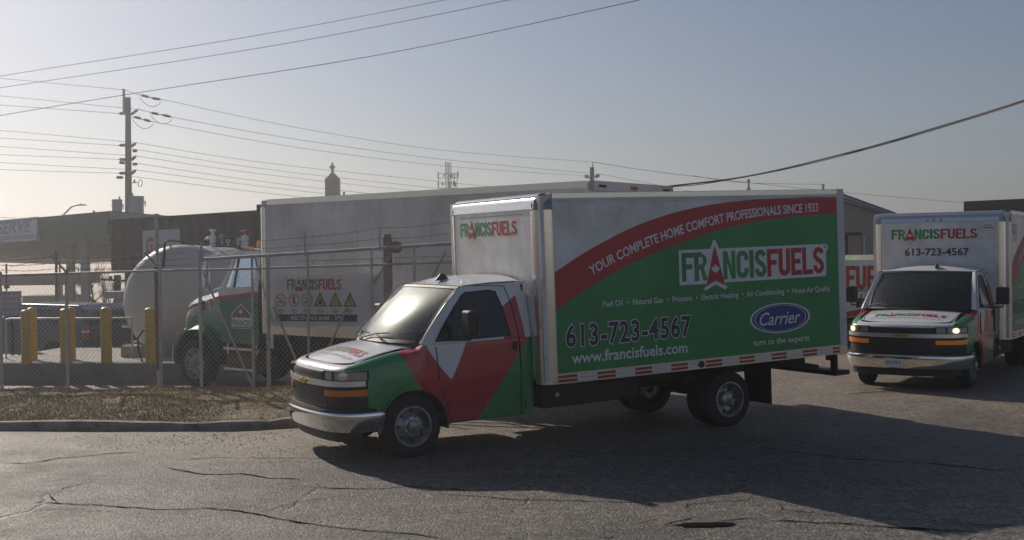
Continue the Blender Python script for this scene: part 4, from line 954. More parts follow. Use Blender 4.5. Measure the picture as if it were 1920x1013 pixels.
for i, cx in enumerate((.93, 1.215, 1.49)):
    cz = z1-.44; t_ = [(cx-.125, cz-.115), (cx+.125, cz-.115), (cx, cz+.135)]; ti = [(cx-.092, cz-.096), (cx+.092, cz-.096), (cx, cz+.09)]
    g = MB(); F.put(g, (t_+ti, [(0, 1, 4, 3), (1, 2, 5, 4), (2, 0, 3, 5)]), 0, 0, 1, .004); g.build('triangle_border', M_sdark, sign)
    g = MB(); F.put(g, (ti, [(0, 1, 2)]), 0, 0, 1, .0045); g.build('warning_triangle', M_yel, sign)
    g = MB()
    if i == 0: F.put(g, shape2d([[(cx, cz-.08), (cx+.035, cz-.06), (cx+.03, cz-.02), (cx+.008, cz+.03), (cx-.005, cz), (cx-.03, cz-.03), (cx-.03, cz-.065)]]), 0, 0, 1, .007)
    if i == 1: F.put(g, shape2d([[(cx-.06, cz-.06), (cx+.05, cz-.03), (cx+.052, cz-.04), (cx-.058, cz-.07)]]), 0, 0, 1, .007)
    if i == 2: F.put(g, shape2d([[(cx-.01, cz-.03), (cx+.01, cz-.03), (cx+.015, cz+.04), (cx-.015, cz+.04)], [(cx-.01, cz-.06), (cx+.01, cz-.06), (cx+.01, cz-.045), (cx-.01, cz-.045)]]), 0, 0, 1, .007)
    g.build('pictogram', M_sdark, sign)
for cx in (.17, .43, .68, .93, 1.215, 1.49):
    g = MB()
    for k, w in enumerate((.09, .13, .07)):
        F.put(g, ([(cx-w/2, z1-.60-.028*k), (cx+w/2, z1-.60-.028*k), (cx+w/2, z1-.613-.028*k), (cx-w/2, z1-.613-.028*k)], [(0, 1, 2, 3)]), 0, 0, 1, .004)
    g.build('caption_lines', mat('grey print', (.22, .21, .2), .6) if 'grey print' not in bpy.data.materials else bpy.data.materials['grey print'], sign)
g = MB(); F.put(g, ([(.08, z0+.08), (1.62, z0+.08), (1.62, z0+.20), (.08, z0+.20)], [(0, 1, 2, 3)]), 0, 0, 1, .003); g.build('dark_band', mat('dark band', (.07, .055, .05), .6), sign)
write(F, 'RECEIVING 8AM - 3PM', .37, z0+.105, .10, M_sign, sign, .006, .02, 1.0)

# ================================================================ concrete wall, pad, bollards
M_conc = mat('concrete wall', (.26, .245, .235), .85, var=.22, vscale=1.4, dirt=(.2, .19, .18), bump=.4, bscale=20)
M_pad = mat('pale concrete', (.36, .34, .31), .8, var=.15, vscale=1.2)
wa = flat(-80, 25.9, 0); wb_ = flat(352, 25.2, 0)
g = MB(); u = (wb_-wa); u.z = 0; L = u.length; u.normalize(); nn = Vector((-u.y, u.x, 0))
q = [wa, wb_, wb_+nn*.35, wa+nn*.35]; g.prism([Vector((p.x, p.y, -.6)) for p in q], (0, 0, .67))
tag(g.build('concrete_wall', M_conc, None, bevel=.02), 'low grey concrete retaining wall under the yellow bollards', 'wall')
g = MB(); q = [wa+nn*.352, wb_+nn*.352, wb_+nn*4.5+u*.6, wa+nn*4.5]; g.prism([Vector((p.x, p.y, -.6)) for p in q], (0, 0, .64)); tag(g.build('pavement', M_pad), kind='structure')
M_yellow = mat('yellow bollard paint', (.62, .38, .015), .45, var=.16, vscale=6, dirt=(.5, .3, .03)); M_ora = mat('faded orange band', (.50, .20, .03), .5)
specs = [(50, 25.75, .0, 'front bollard at the left end of the row, covering the one behind'), (124, 25.65, .02, 'front yellow bollard standing right behind the fence post'), (200, 25.5, .05, 'yellow bollard on its own beside the dark pickup'), (283, 25.4, .03, 'rightmost yellow bollard, in front of the white tank'),
         (61, 26.9, .0, 'back yellow bollard half hidden at the left end of the row'), (133, 26.8, .0, 'back yellow bollard half hidden behind the fence post one')]
base = None
for px, Y, dz, lab in specs:
    p = flat(px, Y, .05)
    if base is None:
        g = MB(); g.lathe([(.001, 0), (.118, 0), (.118, 1.15), (.108, 1.19), (.07, 1.215), (.001, 1.225)], n=28, axis='z'); base = g.build('bollard', M_yellow, None, 40); o = base
        for z in (.80, 1.115): g = MB(); g.lathe([(.1195, z), (.1205, z+.005), (.1205, z+.017), (.1195, z+.022)], n=28, axis='z'); g.build('band', M_ora, base, 40)
    else: o = copy_tree(base)
    o.location = (p.x, p.y, .03+dz); o.scale = (.93, .93, 1.0) if dz == 0 else (1, 1, 1); tag(o, lab, 'bollard', 'yellow bollards on the concrete wall')
# pipe guard rail behind the bollards
g = MB(); zr = .98; P = [flat(14, 27.2, .0), flat(14, 27.2, zr-.1)]
a = flat(12, 27.2, .0); b = flat(248, 26.9, 0); g.tube([(a.x, a.y, 0), (a.x, a.y, zr-.08), (a.x+.02, a.y, zr-.02), (a.x+.10, a.y, zr), (b.x, b.y, zr)], .022, 8); g.tube([(b.x, b.y, 0), (b.x, b.y, zr)], .022, 8)
tag(g.build('pipe_rail', M_galv, None, 40), 'thin horizontal pipe rail running behind the bollards', 'rail')
# bent hose guard by the right bollard
g = MB(); a = flat(268, 25.6, .03); g.tube([a, a+Vector((-.10, 0, .35)), a+Vector((-.10, 0, .58)), a+Vector((.0, 0, .72)), a+Vector((.28, 0, .86))], .022, 8); tag(g.build('bent_pipe', M_frame, None, 40), 'bent dark pipe rising from the wall beside the rightmost bollard', 'pipe')
# tall vent pipe
g = MB(); a = flat(299, 21.4, -.37); g.tube([(a.x, a.y, -.4), (a.x, a.y, 3.12)], .035, 10); g.tube([(a.x, a.y, 3.12), (a.x, a.y, 3.18)], .045, 10); vp = g.build('tall_pipe', M_galv, None, 40); tag(vp, 'tall thin steel pipe standing in front of the white tank', 'pipe')
g = MB(); g.tube([(a.x, a.y-.04, .3), (a.x, a.y-.04, 2.2)], .05, 8); g.build('pipe_sleeve', M_rust, vp, 40)

# ================================================================ white storage tank
ctr = at(342, 565, 28.6); R = 1.40; end = at(430, 560, 39.); ax = (end-ctr); ax.z = 0; L = ax.length; ax.normalize(); sx = Vector((ax.y, -ax.x, 0)); zc = ctr.z
M_tank = mat('white tank paint', (.54, .52, .49), .45, coat=.2, var=.1, vscale=.8, dirt=(.58, .54, .48))
g = MB(); rows = []
prof = [(R*sin(a), -R*.55*cos(a)) for a in [pi/2*i/12 for i in range(1, 13)]]+[(R, L*.5), (R, L)]+[(R*cos(a), L+R*.55*sin(a)) for a in [pi/2*i/6 for i in range(1, 6)]]
for r_, a_ in [(.01, -R*.55)]+prof:
    rows.append([ctr+ax*(a_+R*.0)+sx*(r_*cos(2*pi*k/48))+Vector((0, 0, r_*sin(2*pi*k/48))) for k in range(48)])
g.grid(rows, True)
tk = g.build('tank', M_tank, None, 50); tag(tk, 'big white horizontal storage tank behind the fence and green truck', 'tank')
g = MB()
for a_ in (.0, L*.5, L): 
    ring = [ctr+ax*(a_+d_)+sx*((R+o_)*cos(2*pi*k/48))+Vector((0, 0, (R+o_)*sin(2*pi*k/48))) for d_, o_ in ((-.03, 0), (-.03, .008), (.03, .008), (.03, 0)) for k in range(48)]
    g.grid([ring[i*48:(i+1)*48] for i in range(4)], True)
g.build('weld_band', M_tank, tk, 40)
g = MB()
for a_ in (.5, L-.8):
    c0 = ctr+ax*a_; g.prism([c0+sx*1.3+Vector((0, 0, -R-.25)), c0-sx*1.3+Vector((0, 0, -R-.25)), c0-sx*1.3+Vector((0, 0, -R*.72)), c0+sx*1.3+Vector((0, 0, -R*.72))], ax*.35)
g.build('saddle', M_pad, tk)
g = MB(); c0 = ctr-ax*.45; g.box(c0.x-1.15, c0.x-.1, c0.y-.9, c0.y-.3, -.1, .30); g.build('footing', M_pad, tk, bevel=.02)
g = MB(); tp = lambda a_, s_, h: ctr+ax*a_+sx*s_+Vector((0, 0, h))
g.tube([tp(-.6, -.35, .85), tp(-.3, -.35, R+.05), tp(0.2, -.35, R+.10), tp(1.2, -.2, R+.09), tp(2.2, 0, R+.02)], .03, 8); g.build('top_pipe', M_frame, tk, 40)
g = MB(); pts = [tp(3.0, .3+.12*cos(a), R+.05+.16*sin(a)) for a in [pi*i/8 for i in range(9)]]; g.tube(pts, .04, 8); g.build('lifting_eye', M_tank, tk, 40)
g = MB(); c0 = at(233, 612, 27.6); g.tube([c0+Vector((-.05, 0, 0)), c0+Vector((.12, .05, 0))], .035, 10); g.tube([at(230, 646, 27.4), at(262, 644, 27.6)], .018, 8); g.build('valve', M_alu, tk, 40)
# valve assembly on top of tank (white cylinder, hand wheels, red pipe)
vr = empty('valve_assembly', at(450, 462, 31.5), 0, 'cluster of valves, gauges and pipes on top of the white tank behind the green cab', 'valves')
V0 = vr.location.copy()
def vpart(name, mb, m): o = mb.build(name, m, None, 40); o.parent = vr; o.matrix_parent_inverse = Matrix.Translation(-V0)
vat = lambda px, py: at(px, py, 31.5)
g = MB(); g.tube([vat(399, 462), vat(399, 441)], .085, 14); g.tube([vat(399, 441), vat(399, 438), vat(399, 434)], .05, 12); g.tube([vat(399, 434), vat(399, 430)], .10, 12); vpart('relief_valve', g, M_white)
g = MB(); g.tube([vat(384, 458), vat(384, 450)], .05, 8); g.tube([vat(385, 456), vat(410, 455)], .03, 8); g.tube([vat(398, 462), vat(460, 461), vat(482, 463)], .03, 8); g.tube([vat(408, 452), vat(416, 444), vat(430, 448), vat(446, 443)], .025, 8); vpart('pipework', g, M_frame)
for px, py in ((416, 444), (428, 452), (446, 449)):
    g = MB(); c0 = vat(px, py); g.lathe([(.03, -.02), (.05, -.02), (.065, 0), (.05, .02), (.03, .02)], tuple(c0), 'y', 14); g.tube([c0, c0-Vector((0, 0, .2))], .03, 8); vpart('hand_wheel', g, M_galv)
g = MB(); g.tube([vat(455, 461), vat(455, 446), vat(462, 440), vat(462, 427)], .03, 8); g.tube([vat(450, 436), vat(462, 434)], .045, 8); vpart('red_pipe', g, mat('red pipe paint', (.35, .05, .05), .5))
g = MB(); c0 = vat(460, 452); g.box(c0.x-.10, c0.x+.10, c0.y-.1, c0.y+.1, c0.z-.2, c0.z+.14); vpart('control_box', g, M_white)

# ================================================================ green tractor truck with long white body
def green_truck():
    f = Vector((-.78, .625, 0)).normalized(); hd = atan2(f.y, f.x)
    wheelp = flat(374, 24.3, -.37); o = wheelp-Vector((-f.y, f.x, 0))*1.0
    t = empty('delivery_truck', (o.x, o.y, -.37), hd, 'green and white conventional truck with a long plain white box, behind the gate', 'truck')
    M_g = mat('dark green truck paint', (.012, .15, .085), .35, coat=.4); M_w = M_white; M_r = M_sred
    # hood: loft along X; rings from left sill over the top
    def ring(X, zt, wt, zs, ws, zb):
        P = [(ws, zb), (ws, zb+(zs-zb)*.5), (ws-.01, zs), (ws-.05, zs+.5*(zt-zs)), (wt+.06, zt-.09), (wt, zt-.02), (wt*.5, zt+.005), (0, zt+.015)]
        return [(X, y, z) for y, z in P]+[(X, -y, z) for y, z in P[-2::-1]]
    g = MB(); st = [(.80, 1.52, .58, 1.25, .70, .95), (.78, 1.68, .62, 1.35, .77, .95), (.70, 1.78, .66, 1.45, .81, .95), (.45, 1.87, .69, 1.55, .85, 1.0), (.05, 1.95, .71, 1.62, .89, 1.1), (-.35, 2.02, .74, 1.7, .93, 1.1), (-.74, 2.09, .78, 1.8, .97, 1.0)]
    rows = [ring(*s) for s in st]; g.grid(rows); g.poly(rows[0])
    bd = g.build('hood', M_g, t, 40)
    g = MB(); rows = []
    for s in st:                                      # white bonnet top laid over
        r_ = ring(s[0], s[1]+.004, s[2], s[3]+.12*(s[1]-s[3]) if 0 else s[3], s[4], s[5]); rows.append([Vector(p)+Vector((0, .006 if p[1] > .01 else (-.006 if p[1] < -.01 else 0), .004)) for p in r_[3:-3]])
    g.grid(rows); g.build('white_hood_top', M_w, bd, 40)
    for sg in (1, -1):
        g = MB(); g.grid([[(s[0], sg*(s[4]-.045+.012), s[3]+.5*(s[1]-s[3])+dz) for dz in (-.035, .025)] for s in st]+[[(-1.95, sg*1.012, 2.03+dz-.03) for dz in (-.035, .055)]][0:0])
        g.build('red_stripe', M_r, bd)
    M_rimw = mat('grimy white rim', (.42, .40, .37), .6, var=.6, vscale=7, dirt=(.12, .10, .08))
    # fenders
    for sg in (1, -1):
        g = MB(); rows = []
        for a in [pi*i/20 for i in range(-1, 20)]:
            r0 = .66; cx, cz = -.02, .56; X = cx+r0*cos(a)*1.02; Z = cz+r0*sin(a)
            ro = r0+.05; Xo = cx+ro*cos(a); Zo = cz+ro*sin(a)+.0
            rows.append([(X, sg*1.10, Z), (X+.02*cos(a), sg*1.13, Z+.02), (Xo, sg*1.06, Zo), (Xo-.03*cos(a), sg*.94, Zo+.06), (Xo-.06*cos(a), sg*.70, Zo+.08)])
        g.grid(rows); g.build('fender', M_g, t, 60)
        g = MB(); g.grid([[(-.02+.66*cos(a), sg*1.10, .56+.66*sin(a)), (-.02+.66*cos(a), sg*.5, .56+.66*sin(a))] for a in [pi*i/14 for i in range(15)]]); g.poly([(-.02+.66*cos(a), sg*.55, .56+.66*sin(a)) for a in [pi*i/14 for i in range(15)]]); g.build('wheel_well', M_frame, t, 60)
        wheel(t, 0, sg*.98, sg, r=.52, w=.28, mat_r=M_rimw)
    for sg in (1, -1):
        wheel(t, -5.9, sg*1.02, sg, r=.52, w=.26, dish=-1); wheel(t, -5.9, sg*.72, sg, r=.52, w=.26, dish=-1, name='inner_wheel')
    # cab
    T_ = lambda z: 1.0-.16*max(0, z-2.05)
    outer = [(-.72, 2.10), (-1.06, 2.78), (-1.25, 2.86), (-1.92, 2.86), (-1.95, 2.10), (-1.3, 2.10)]
    inner = [(-.86, 2.13), (-1.12, 2.70), (-1.25, 2.76), (-1.78, 2.76), (-1.80, 2.15), (-1.3, 2.06)]
    for sg in (1, -1):
        g = MB(); n = 6; g.add([(x, sg*T_(z), z) for x, z in outer]+[(x, sg*T_(z), z) for x, z in inner]+[(x, sg*(T_(z)-.03), z) for x, z in inner], [(i, (i+1) % n, n+(i+1) % n, n+i) for i in range(n)]+[(n+i, n+(i+1) % n, 2*n+(i+1) % n, 2*n+i) for i in range(n)])
        g.build('door_frame', M_w, t)
        g = MB(); g.poly([(x, sg*(T_(z)-.02), z) for x, z in inner]); gl = g.build('side_window', M_glass, t)
        g = MB(); g.bar((-1.16, sg*(T_(2.1)-.012), 2.1), (-1.22, sg*(T_(2.75)-.012), 2.75), .03, .02); g.build('window_divider', M_black, gl)
        g = MB(); g.prism([(-.70, sg*1.0, 2.10), (-1.95, sg*1.0, 2.10), (-1.95, sg*1.0, .98), (-.78, sg*1.0, .98), (-.70, sg*.985, 1.6)], (0, -sg*.06, 0)); dr = g.build('door', M_g, t, bevel=.01)
        g = MB(); g.prism([(-.69, sg*1.004, 2.10), (-1.955, sg*1.004, 2.15), (-1.955, sg*1.004, 2.02), (-.69, sg*1.004, 1.93)], (0, -sg*.02, 0)); g.build('white_band', M_w, t)
        g = MB(); g.prism([(-.69, sg*1.007, 1.93), (-1.956, sg*1.007, 2.04), (-1.956, sg*1.007, 1.96), (-.69, sg*1.007, 1.85)], (0, -sg*.02, 0)); g.build('red_stripe', M_r, t)
        g = MB(); g.box(-1.90, -1.82, sg*1.02-.012, sg*1.02+.012, 1.74, 1.78); g.build('door_handle', M_black, dr)
        # mirror
        g = MB(); g.tube([(-.74, sg*1.0, 2.10), (-.66, sg*1.28, 2.02), (-.66, sg*1.30, 2.75), (-.80, sg*1.0, 2.78)], .018, 8); g.box(-.70, -.63, sg*1.30-.09, sg*1.30+.09, 2.12, 2.55); g.build('wing_mirror', M_chrome, t, 40, bevel=.01)
        g = MB()
        for z in (.45, .86): g.box(-1.92, -.98, sg*1.06-.16, sg*1.06+.06, z, z+.05)
        for x in (-1.9, -1.0): g.bar((x, sg*1.0, .45), (x, sg*1.0, .98), .04)
        g.build('step', M_alu, t)
        g = MB(); g.tube([(-1.95, sg*.84, .62), (-1.02, sg*.84, .62)], .24, 20); g.build('fuel_tank', M_rust, t, 40)
    g = MB(); g.grid([[(-.72-.34*s_+.0, y, 2.10+.68*s_) for y in (-.95+.06*s_, 0, .95-.06*s_)] for s_ in (0, .5, 1)]); g.build('windshield', M_glass, t)
    g = MB(); g.grid([[(x, y*(.99 if abs(y) > .8 else 1), z-.03*(y/.9)**4) for y in [-.88+1.76*i/12 for i in range(13)]] for x, z in ((-1.02, 2.76), (-1.10, 2.84), (-1.3, 2.91), (-1.7, 2.92), (-1.93, 2.90), (-1.95, 2.80))]); g.build('roof', M_w, t, 40)
    g = MB(); g.box(-1.97, -1.93, -.99, .99, .98, 2.0); g.box(-1.97, -1.93, -.9, -.5, 2.0, 2.86); g.box(-1.97, -1.93, .5, .9, 2.0, 2.86); g.box(-1.97, -1.93, -.9, .9, 2.7, 2.86); g.box(-1.9, -.8, -.95, .95, .95, 1.05); g.box(-1.0, -.75, -.93, .93, 1.2, 2.08); g.build('cab_shell', M_interior, t)
    for y in (.5, -.5): g = MB(); g.box(-1.75, -1.25, y-.25, y+.25, 1.5, 1.72); g.box(-1.85, -1.72, y-.24, y+.24, 1.7, 2.35); g.build('seat', M_seat, t, bevel=.05)
    g = MB(); c_ = Vector((-1.15, .5, 2.12)); ax_ = Vector((-.35, 0, .93)).normalized(); u_ = Vector((0, 1, 0)); v_ = ax_.cross(u_); g.tube([c_+(u_*cos(2*pi*k/18)+v_*sin(2*pi*k/18))*.22 for k in range(19)], .016, 6); g.build('steering_wheel', M_black, t, 40)
    # front
    g = MB(); g.box(.78, .83, -.50, .50, 1.05, 1.60); g.build('grille', M_black, t, bevel=.02)
    g = MB(); rows = []
    for i in range(21):
        y = -1.18+2.36*i/20; x = .98-.32*(abs(y)/1.18)**3; rows.append([(x-.03, y, .52), (x, y, .55), (x+.02, y, .68), (x, y, .86), (x-.05, y, .88)])
    g.grid(rows); bpm = g.build('front_bumper', M_chrome, t, 50); q_ = bpm.modifiers.new('s', 'SOLIDIFY'); q_.thickness = .02
    for sg in (1, -1):
        g = MB(); g.lathe([(.001, .80), (.09, .79), (.10, .72)], (0, sg*.72, 1.14), 'x', 16); g.build('headlight', M_lens, t, 40)
        g = MB(); g.box(.58, .66, sg*1.02-.05, sg*1.02+.05, 1.02, 1.14); g.build('turn_signal', M_amber, t, bevel=.01)
        g = MB(); ys = sg*.885; g.box(-.28, .02, ys-.02, ys+.02, 1.62, 1.82); vn = g.build('side_vent', M_black, bd, bevel=.01); g = MB()
        for x in (-.28, -.17, .01): g.box(x-.012, x+.012, ys-.035*1, ys+.035, 1.61, 1.83)
        g.box(-.28, .01, ys-.03, ys+.03, 1.81, 1.835); g.build('vent_trim', M_alu, vn); g = MB(); g.box(-.265, -.20, ys-.03, ys+.03, 1.64, 1.80); g.build('vent_marker', M_amber, vn)
    for y in (-.55, 0.15, .62):
        g = MB(); g.box(-1.30, -1.18, y-.09, y+.09, 2.90, 2.95); g.build('roof_marker', M_amber, t, bevel=.015)
    g = MB(); g.lathe([(.001, 3.09), (.07, 3.08), (.10, 3.02), (.11, 2.92), (.001, 2.92)], (-1.55, .55, 0), 'z', 16); g.build('beacon', M_amber, t, 40)
    g = MB(); g.lathe([(.001, 3.06), (.10, 3.05), (.12, 2.98), (.12, 2.92), (.001, 2.92)], (-1.2, -.3, 0), 'z', 16); g.build('chrome_horn', M_chrome, t, 40)
    for x, y, zz in ((-2.08, .75, 3.38), (-2.08, -.55, 3.45)):
        g = MB(); g.tube([(x, y, .9), (x, y, zz)], .06, 14); g.tube([(x, y, zz), (x+.0, y, zz+.05)], .07, 14); g.tube([(x, y, 1.5), (x, y, 2.6)], .085, 14); g.build('exhaust_stack', M_chrome, t, 40)
    # door sign
    FB = Face((-1.0, 1.0045, .38), (-.70, 0, 0), (0, 0, 1), (0, 1, 0))
    class SF(Face): pass
    F = Face((-.92, 1.0045, 0), (-1, 0, 0), (0, 0, 1), (0, 1, 0), warp=lambda p, lf: Vector((-.92-.12+(p.x+.92)*.70, p.y, 1.56+(p.z-1.56)*.80)))
    g = MB(); F.put(g, shape2d([[(.12, 1.22), (.98, 1.22), (.98, 1.60), (.78, 1.72), (.55, 1.86), (.32, 1.72), (.12, 1.60)], [(.15, 1.50), (.15, 1.585), (.34, 1.70), (.55, 1.825), (.76, 1.70), (.95, 1.585), (.95, 1.50)]]), 0, 0, 1, .006); g.build('door_badge', M_swhite, t)
    g = MB(); F.put(g, shape2d([[(.19, 1.47), (.55, 1.80), (.91, 1.47), (.55, 1.58)]]), 0, 0, 1, .007); F.put(g, shape2d([[(.13, 1.235), (.97, 1.235), (.97, 1.27), (.13, 1.27)]]), 0, 0, 1, .009); g.build('badge_triangle', M_sred, t)
    g = MB(); F.put(g, shape2d([[(p[0]*.10+.55, p[1]*.09+1.64) for p in LEAF]]), 0, 0, 1, .011); g.build('badge_leaf', M_swhite, t)
    write(F, 'FRANCIS', .17, 1.30, .20, M_sgreen, t, .009, .03, .76)
    g = MB(); F.put(g, shape2d([[(.99, 1.30), (1.13, 1.30), (1.13, 1.52), (.99, 1.52)]]), 0, 0, 1, .006); pt = g.build('door_sticker', M_swhite, t); g = MB(); F.put(g, shape2d([[(1.0, 1.37), (1.11, 1.37), (1.055, 1.47)]]), 0, 0, 1, .009); g.build('sticker_mark', M_sred, pt)
    write(Face((.45, .845, 0), (-1, 0.09, 0), (0, 0, 1)), '687', .02, 1.50, .09, M_swhite, t, .02, .006, .17)
    # box
    X0, X1, Yw, Z0, Z1 = -2.35, -10.15, 1.22, 1.24, 3.84
    g = MB(); g.box(X1, X0, -Yw, Yw, Z0, Z1); bx_ = g.build('cargo_box', M_oldwhite, t, bevel=.03)
    g = MB()
    for sg in (1, -1):
        g.box(X1+.02, X0-.2, sg*Yw-.012, sg*Yw+.012, Z1-.10, Z1+.006)
    g.build('top_rail', M_alu, bx_)
    for sg in (1, -1):
        g = MB(); g.box(X1+.02, X0-.1, sg*Yw-.014, sg*Yw+.014, Z0-.01, Z0+.14); g.build('bottom_rail', M_alu, bx_)
        for x in (X0-.06,): g = MB(); g.tube([(x, sg*(Yw-.045), Z0), (x, sg*(Yw-.045), Z1-.14)], .075, 16); g.build('corner_post', M_alu, bx_, 40)
        g = MB(); g.grid([[(X0-.15+.16*cos(a)*cos(b__), sg*(Yw-.15+.165*cos(a)*sin(b__)), Z1-.15+.16*sin(a)) for b__ in [pi/2*j/6 for j in range(7)]] for a in [pi/2*i/6 for i in range(7)]]); g.build('cap_corner', bpy.data.materials['grey cap paint'], bx_, 60)
        g = MB()
        for k in range(13): x = X0-.25-k*.61; g.box(x-.002, x+.002, sg*Yw-.0025, sg*Yw+.0025, Z0+.14, Z1-.1)
        g.build('panel_seams', mat('seam grey', (.45, .45, .45), .6) if 'seam grey' not in bpy.data.materials else bpy.data.materials['seam grey'], bx_)
    g = MB()
    for x in (X1-.005,):
        for y in (-Yw+.05, 0, Yw-.05): g.box(x-.03, x, y-.05, y+.05, Z0, Z1)
        g.box(x-.03, x, -Yw, Yw, Z1-.14, Z1+.01)
    g.build('rear_frame', M_oldwhite, bx_)
    for y, m_ in ((.9, M_frame), (-1.0, M_frame), (0, M_sred)):
        g = MB(); g.box(X1-.045, X1-.03, y-.10, y+.10, Z1-.09, Z1-.05); g.build('marker_lamp', m_, bx_)
    F = Face((X1-.0405, .88, 0), (0, -1, 0), (0, 0, 1), (-1, 0, 0)); write(F, 'H5', .0, Z1-.40, .20, M_galv, bx_, .004, .01, .20, name='door_number')
    g = MB()
    for sg in (1, -1): g.box(-10.0, .6, sg*.45-.05, sg*.45+.05, .80, 1.05); g.box(-10.0, -2.4, sg*.45-.05, sg*.45+.05, 1.05, 1.24)
    g.tube([(-5.9, -.8, .52), (-5.9, .8, .52)], .1, 10); g.tube([(0, -.8, .52), (0, .8, .52)], .07, 10); g.build('chassis_frame', M_frame, t)
    return t
green_truck()
# ================================================================ filling station canopies and buildings on the left
M_soffit = mat('canopy soffit', (.78, .70, .64), .7, var=.06); M_dgreen = mat('dark green fascia', (.065, .10, .085), .5, var=.1); M_grey = mat('grey blue panel', (.38, .40, .44), .6, var=.08)
M_beige = mat('beige cladding', (.36, .31, .26), .75, var=.1, vscale=1.5); M_colum = mat('canopy column', (.50, .46, .44), .6)
def gz(x, y): return ground_z(x, y)
A = at(207, 440, 50); zb = A.z; zt = at(207, 398, 50).z
lv = Vector((-12.5, 9.5, 0)).normalized(); rv = Vector((.42, .9, 0)).normalized()
A = Vector((A.x, A.y, 0)); cn = [A, A+lv*34, A+lv*34+rv*22, A+rv*22]
can = empty('fuel_canopy', (A.x, A.y, gz(A.x, A.y)), 0, 'big filling station canopy with dark green fascia and SERVE sign at far left', 'canopy'); CI = Matrix.Translation(-can.location)
def cpart(root, name, mb, m, parent=None, smth=None, bevel=0):
    o = mb.build(name, m, None, smth, bevel)
    if parent: o.parent = parent
    else: o.parent = root; o.matrix_parent_inverse = Matrix.Translation(-root.location)
    return o
g = MB(); g.prism([p+Vector((0, 0, zb+.02)) for p in cn], (0, 0, .12)); cpart(can, 'soffit', g, M_soffit)
out = lambda v: v
g = MB()
g.prism([A+Vector((0, 0, zb)), cn[1]+Vector((0, 0, zb)), cn[1]+Vector((0, 0, zt)), A+Vector((0, 0, zt))], Vector((-lv.y, lv.x, 0))*.12*(1)); fa = cpart(can, 'front_fascia', g, M_dgreen)
g = MB(); q = [A+Vector((0, 0, zb)), cn[3]+Vector((0, 0, zb)), cn[3]+Vector((0, 0, zt)), A+Vector((0, 0, zt))]; g.prism(q, Vector((rv.y, -rv.x, 0))*.10); cpart(can, 'side_fascia', g, M_grey)
g = MB(); g.prism([p+Vector((0, 0, zt-.2)) for p in cn], (0, 0, .15)); cpart(can, 'roof_deck', g, M_galv)
g = MB(); g.bar(A+Vector((0, 0, zt+.02)), cn[1]+Vector((0, 0, zt+.02)), .16, .05); g.bar(A+Vector((0, 0, zt+.02)), cn[3]+Vector((0, 0, zt+.02)), .16, .05); cpart(can, 'edge_trim', g, M_frame)
for px, Y, w in ((161, 54.5, .34), (134, 57.5, .34)):
    p = flat(px, Y, 0); g = MB(); g.box(p.x-w/2, p.x+w/2, p.y-w/2, p.y+w/2, gz(p.x, p.y)-.3, zb+.03); cpart(can, 'column', g, M_colum, bevel=.02)
g = MB(); c0 = A+lv*4.6+rv*4; g.prism([c0+Vector((0, 0, zb-.12)), c0+lv*1.8+Vector((0, 0, zb-.12)), c0+lv*1.8+rv*.9+Vector((0, 0, zb-.12)), c0+rv*.9+Vector((0, 0, zb-.12))], (0, 0, .14)); cpart(can, 'soffit_lamp', g, M_colum)
g = MB(); c0 = A+lv*1.4+rv*5.5; g.prism([c0+Vector((0, 0, zb-.12)), c0+lv*1.4+Vector((0, 0, zb-.12)), c0+lv*1.4+rv*.9+Vector((0, 0, zb-.12)), c0+rv*.9+Vector((0, 0, zb-.12))], (0, 0, .14)); cpart(can, 'soffit_lamp', g, M_colum)
# SERVE panel: leaning sign on the fascia
nf = Vector((lv.y, -lv.x, 0)); nf = nf if nf.y < 0 else -nf
FS = Face(A+nf*.05, -lv, (0, 0, 1), nf)
def s_at(px):                                          # distance along the fascia for a photo column
    d = ray(px, 430); # intersect vertical plane through A along lv
    k = (A.x*lv.y-A.y*lv.x)/(d.x*lv.y-d.y*lv.x); p = d*k; return (Vector((p.x, p.y, 0))-A).dot(-lv)
s1, s0 = s_at(74), s_at(-70); Hs = zt-zb
g = MB(); F0 = Face(A, -lv, (0, 0, 1), nf)
P = lambda s_, z, o_: A-lv*s_+Vector((0, 0, z))+nf*o_
g.add([P(s0, zb-.05, .30), P(s1+.25, zb-.05, .30), P(s1, zt+.08, .10), P(s0, zt+.08, .10), P(s0, zb-.05, .0), P(s1+.25, zb-.05, .0), P(s1, zt+.08, .0), P(s0, zt+.08, .0)],
      [(0, 1, 2, 3), (4, 5, 1, 0), (5, 6, 2, 1), (6, 7, 3, 2), (7, 4, 0, 3)])
sp = cpart(can, 'sign_panel', g, mat('pale sign panel', (.60, .60, .64), .5))
vv = (P(0, zt+.08, .10)-P(0, zb-.05, .30)).normalized()
FF = Face(P(0, zb-.05, .305), -lv, vv); 
if FF.n.dot(nf) < 0: FF.n = -FF.n
for o in (write(FF, 'SERVE', s_at(3), .42, .86, mat('sign letters', (.20, .30, .38), .5), None, .006, .022, s_at(64)-s_at(3)),): cpart_o = o; o.parent = can; o.matrix_parent_inverse = CI; o.name = 'sign_lettering'
g = MB()
for z in (.12, .22): FF.put(g, ([(s0, z), (s1+.2, z), (s1+.2, z+.04), (s0, z+.04)], [(0, 1, 2, 3)]), 0, 0, 1, .005)
cpart(can, 'sign_lines', g, mat('sign stripe', (.18, .22, .36), .5))
for ch in can.children:
    if ch.name.startswith('column'): continue
    for v in ch.data.vertices: v.co.z -= .036*(v.co.y-A.y)
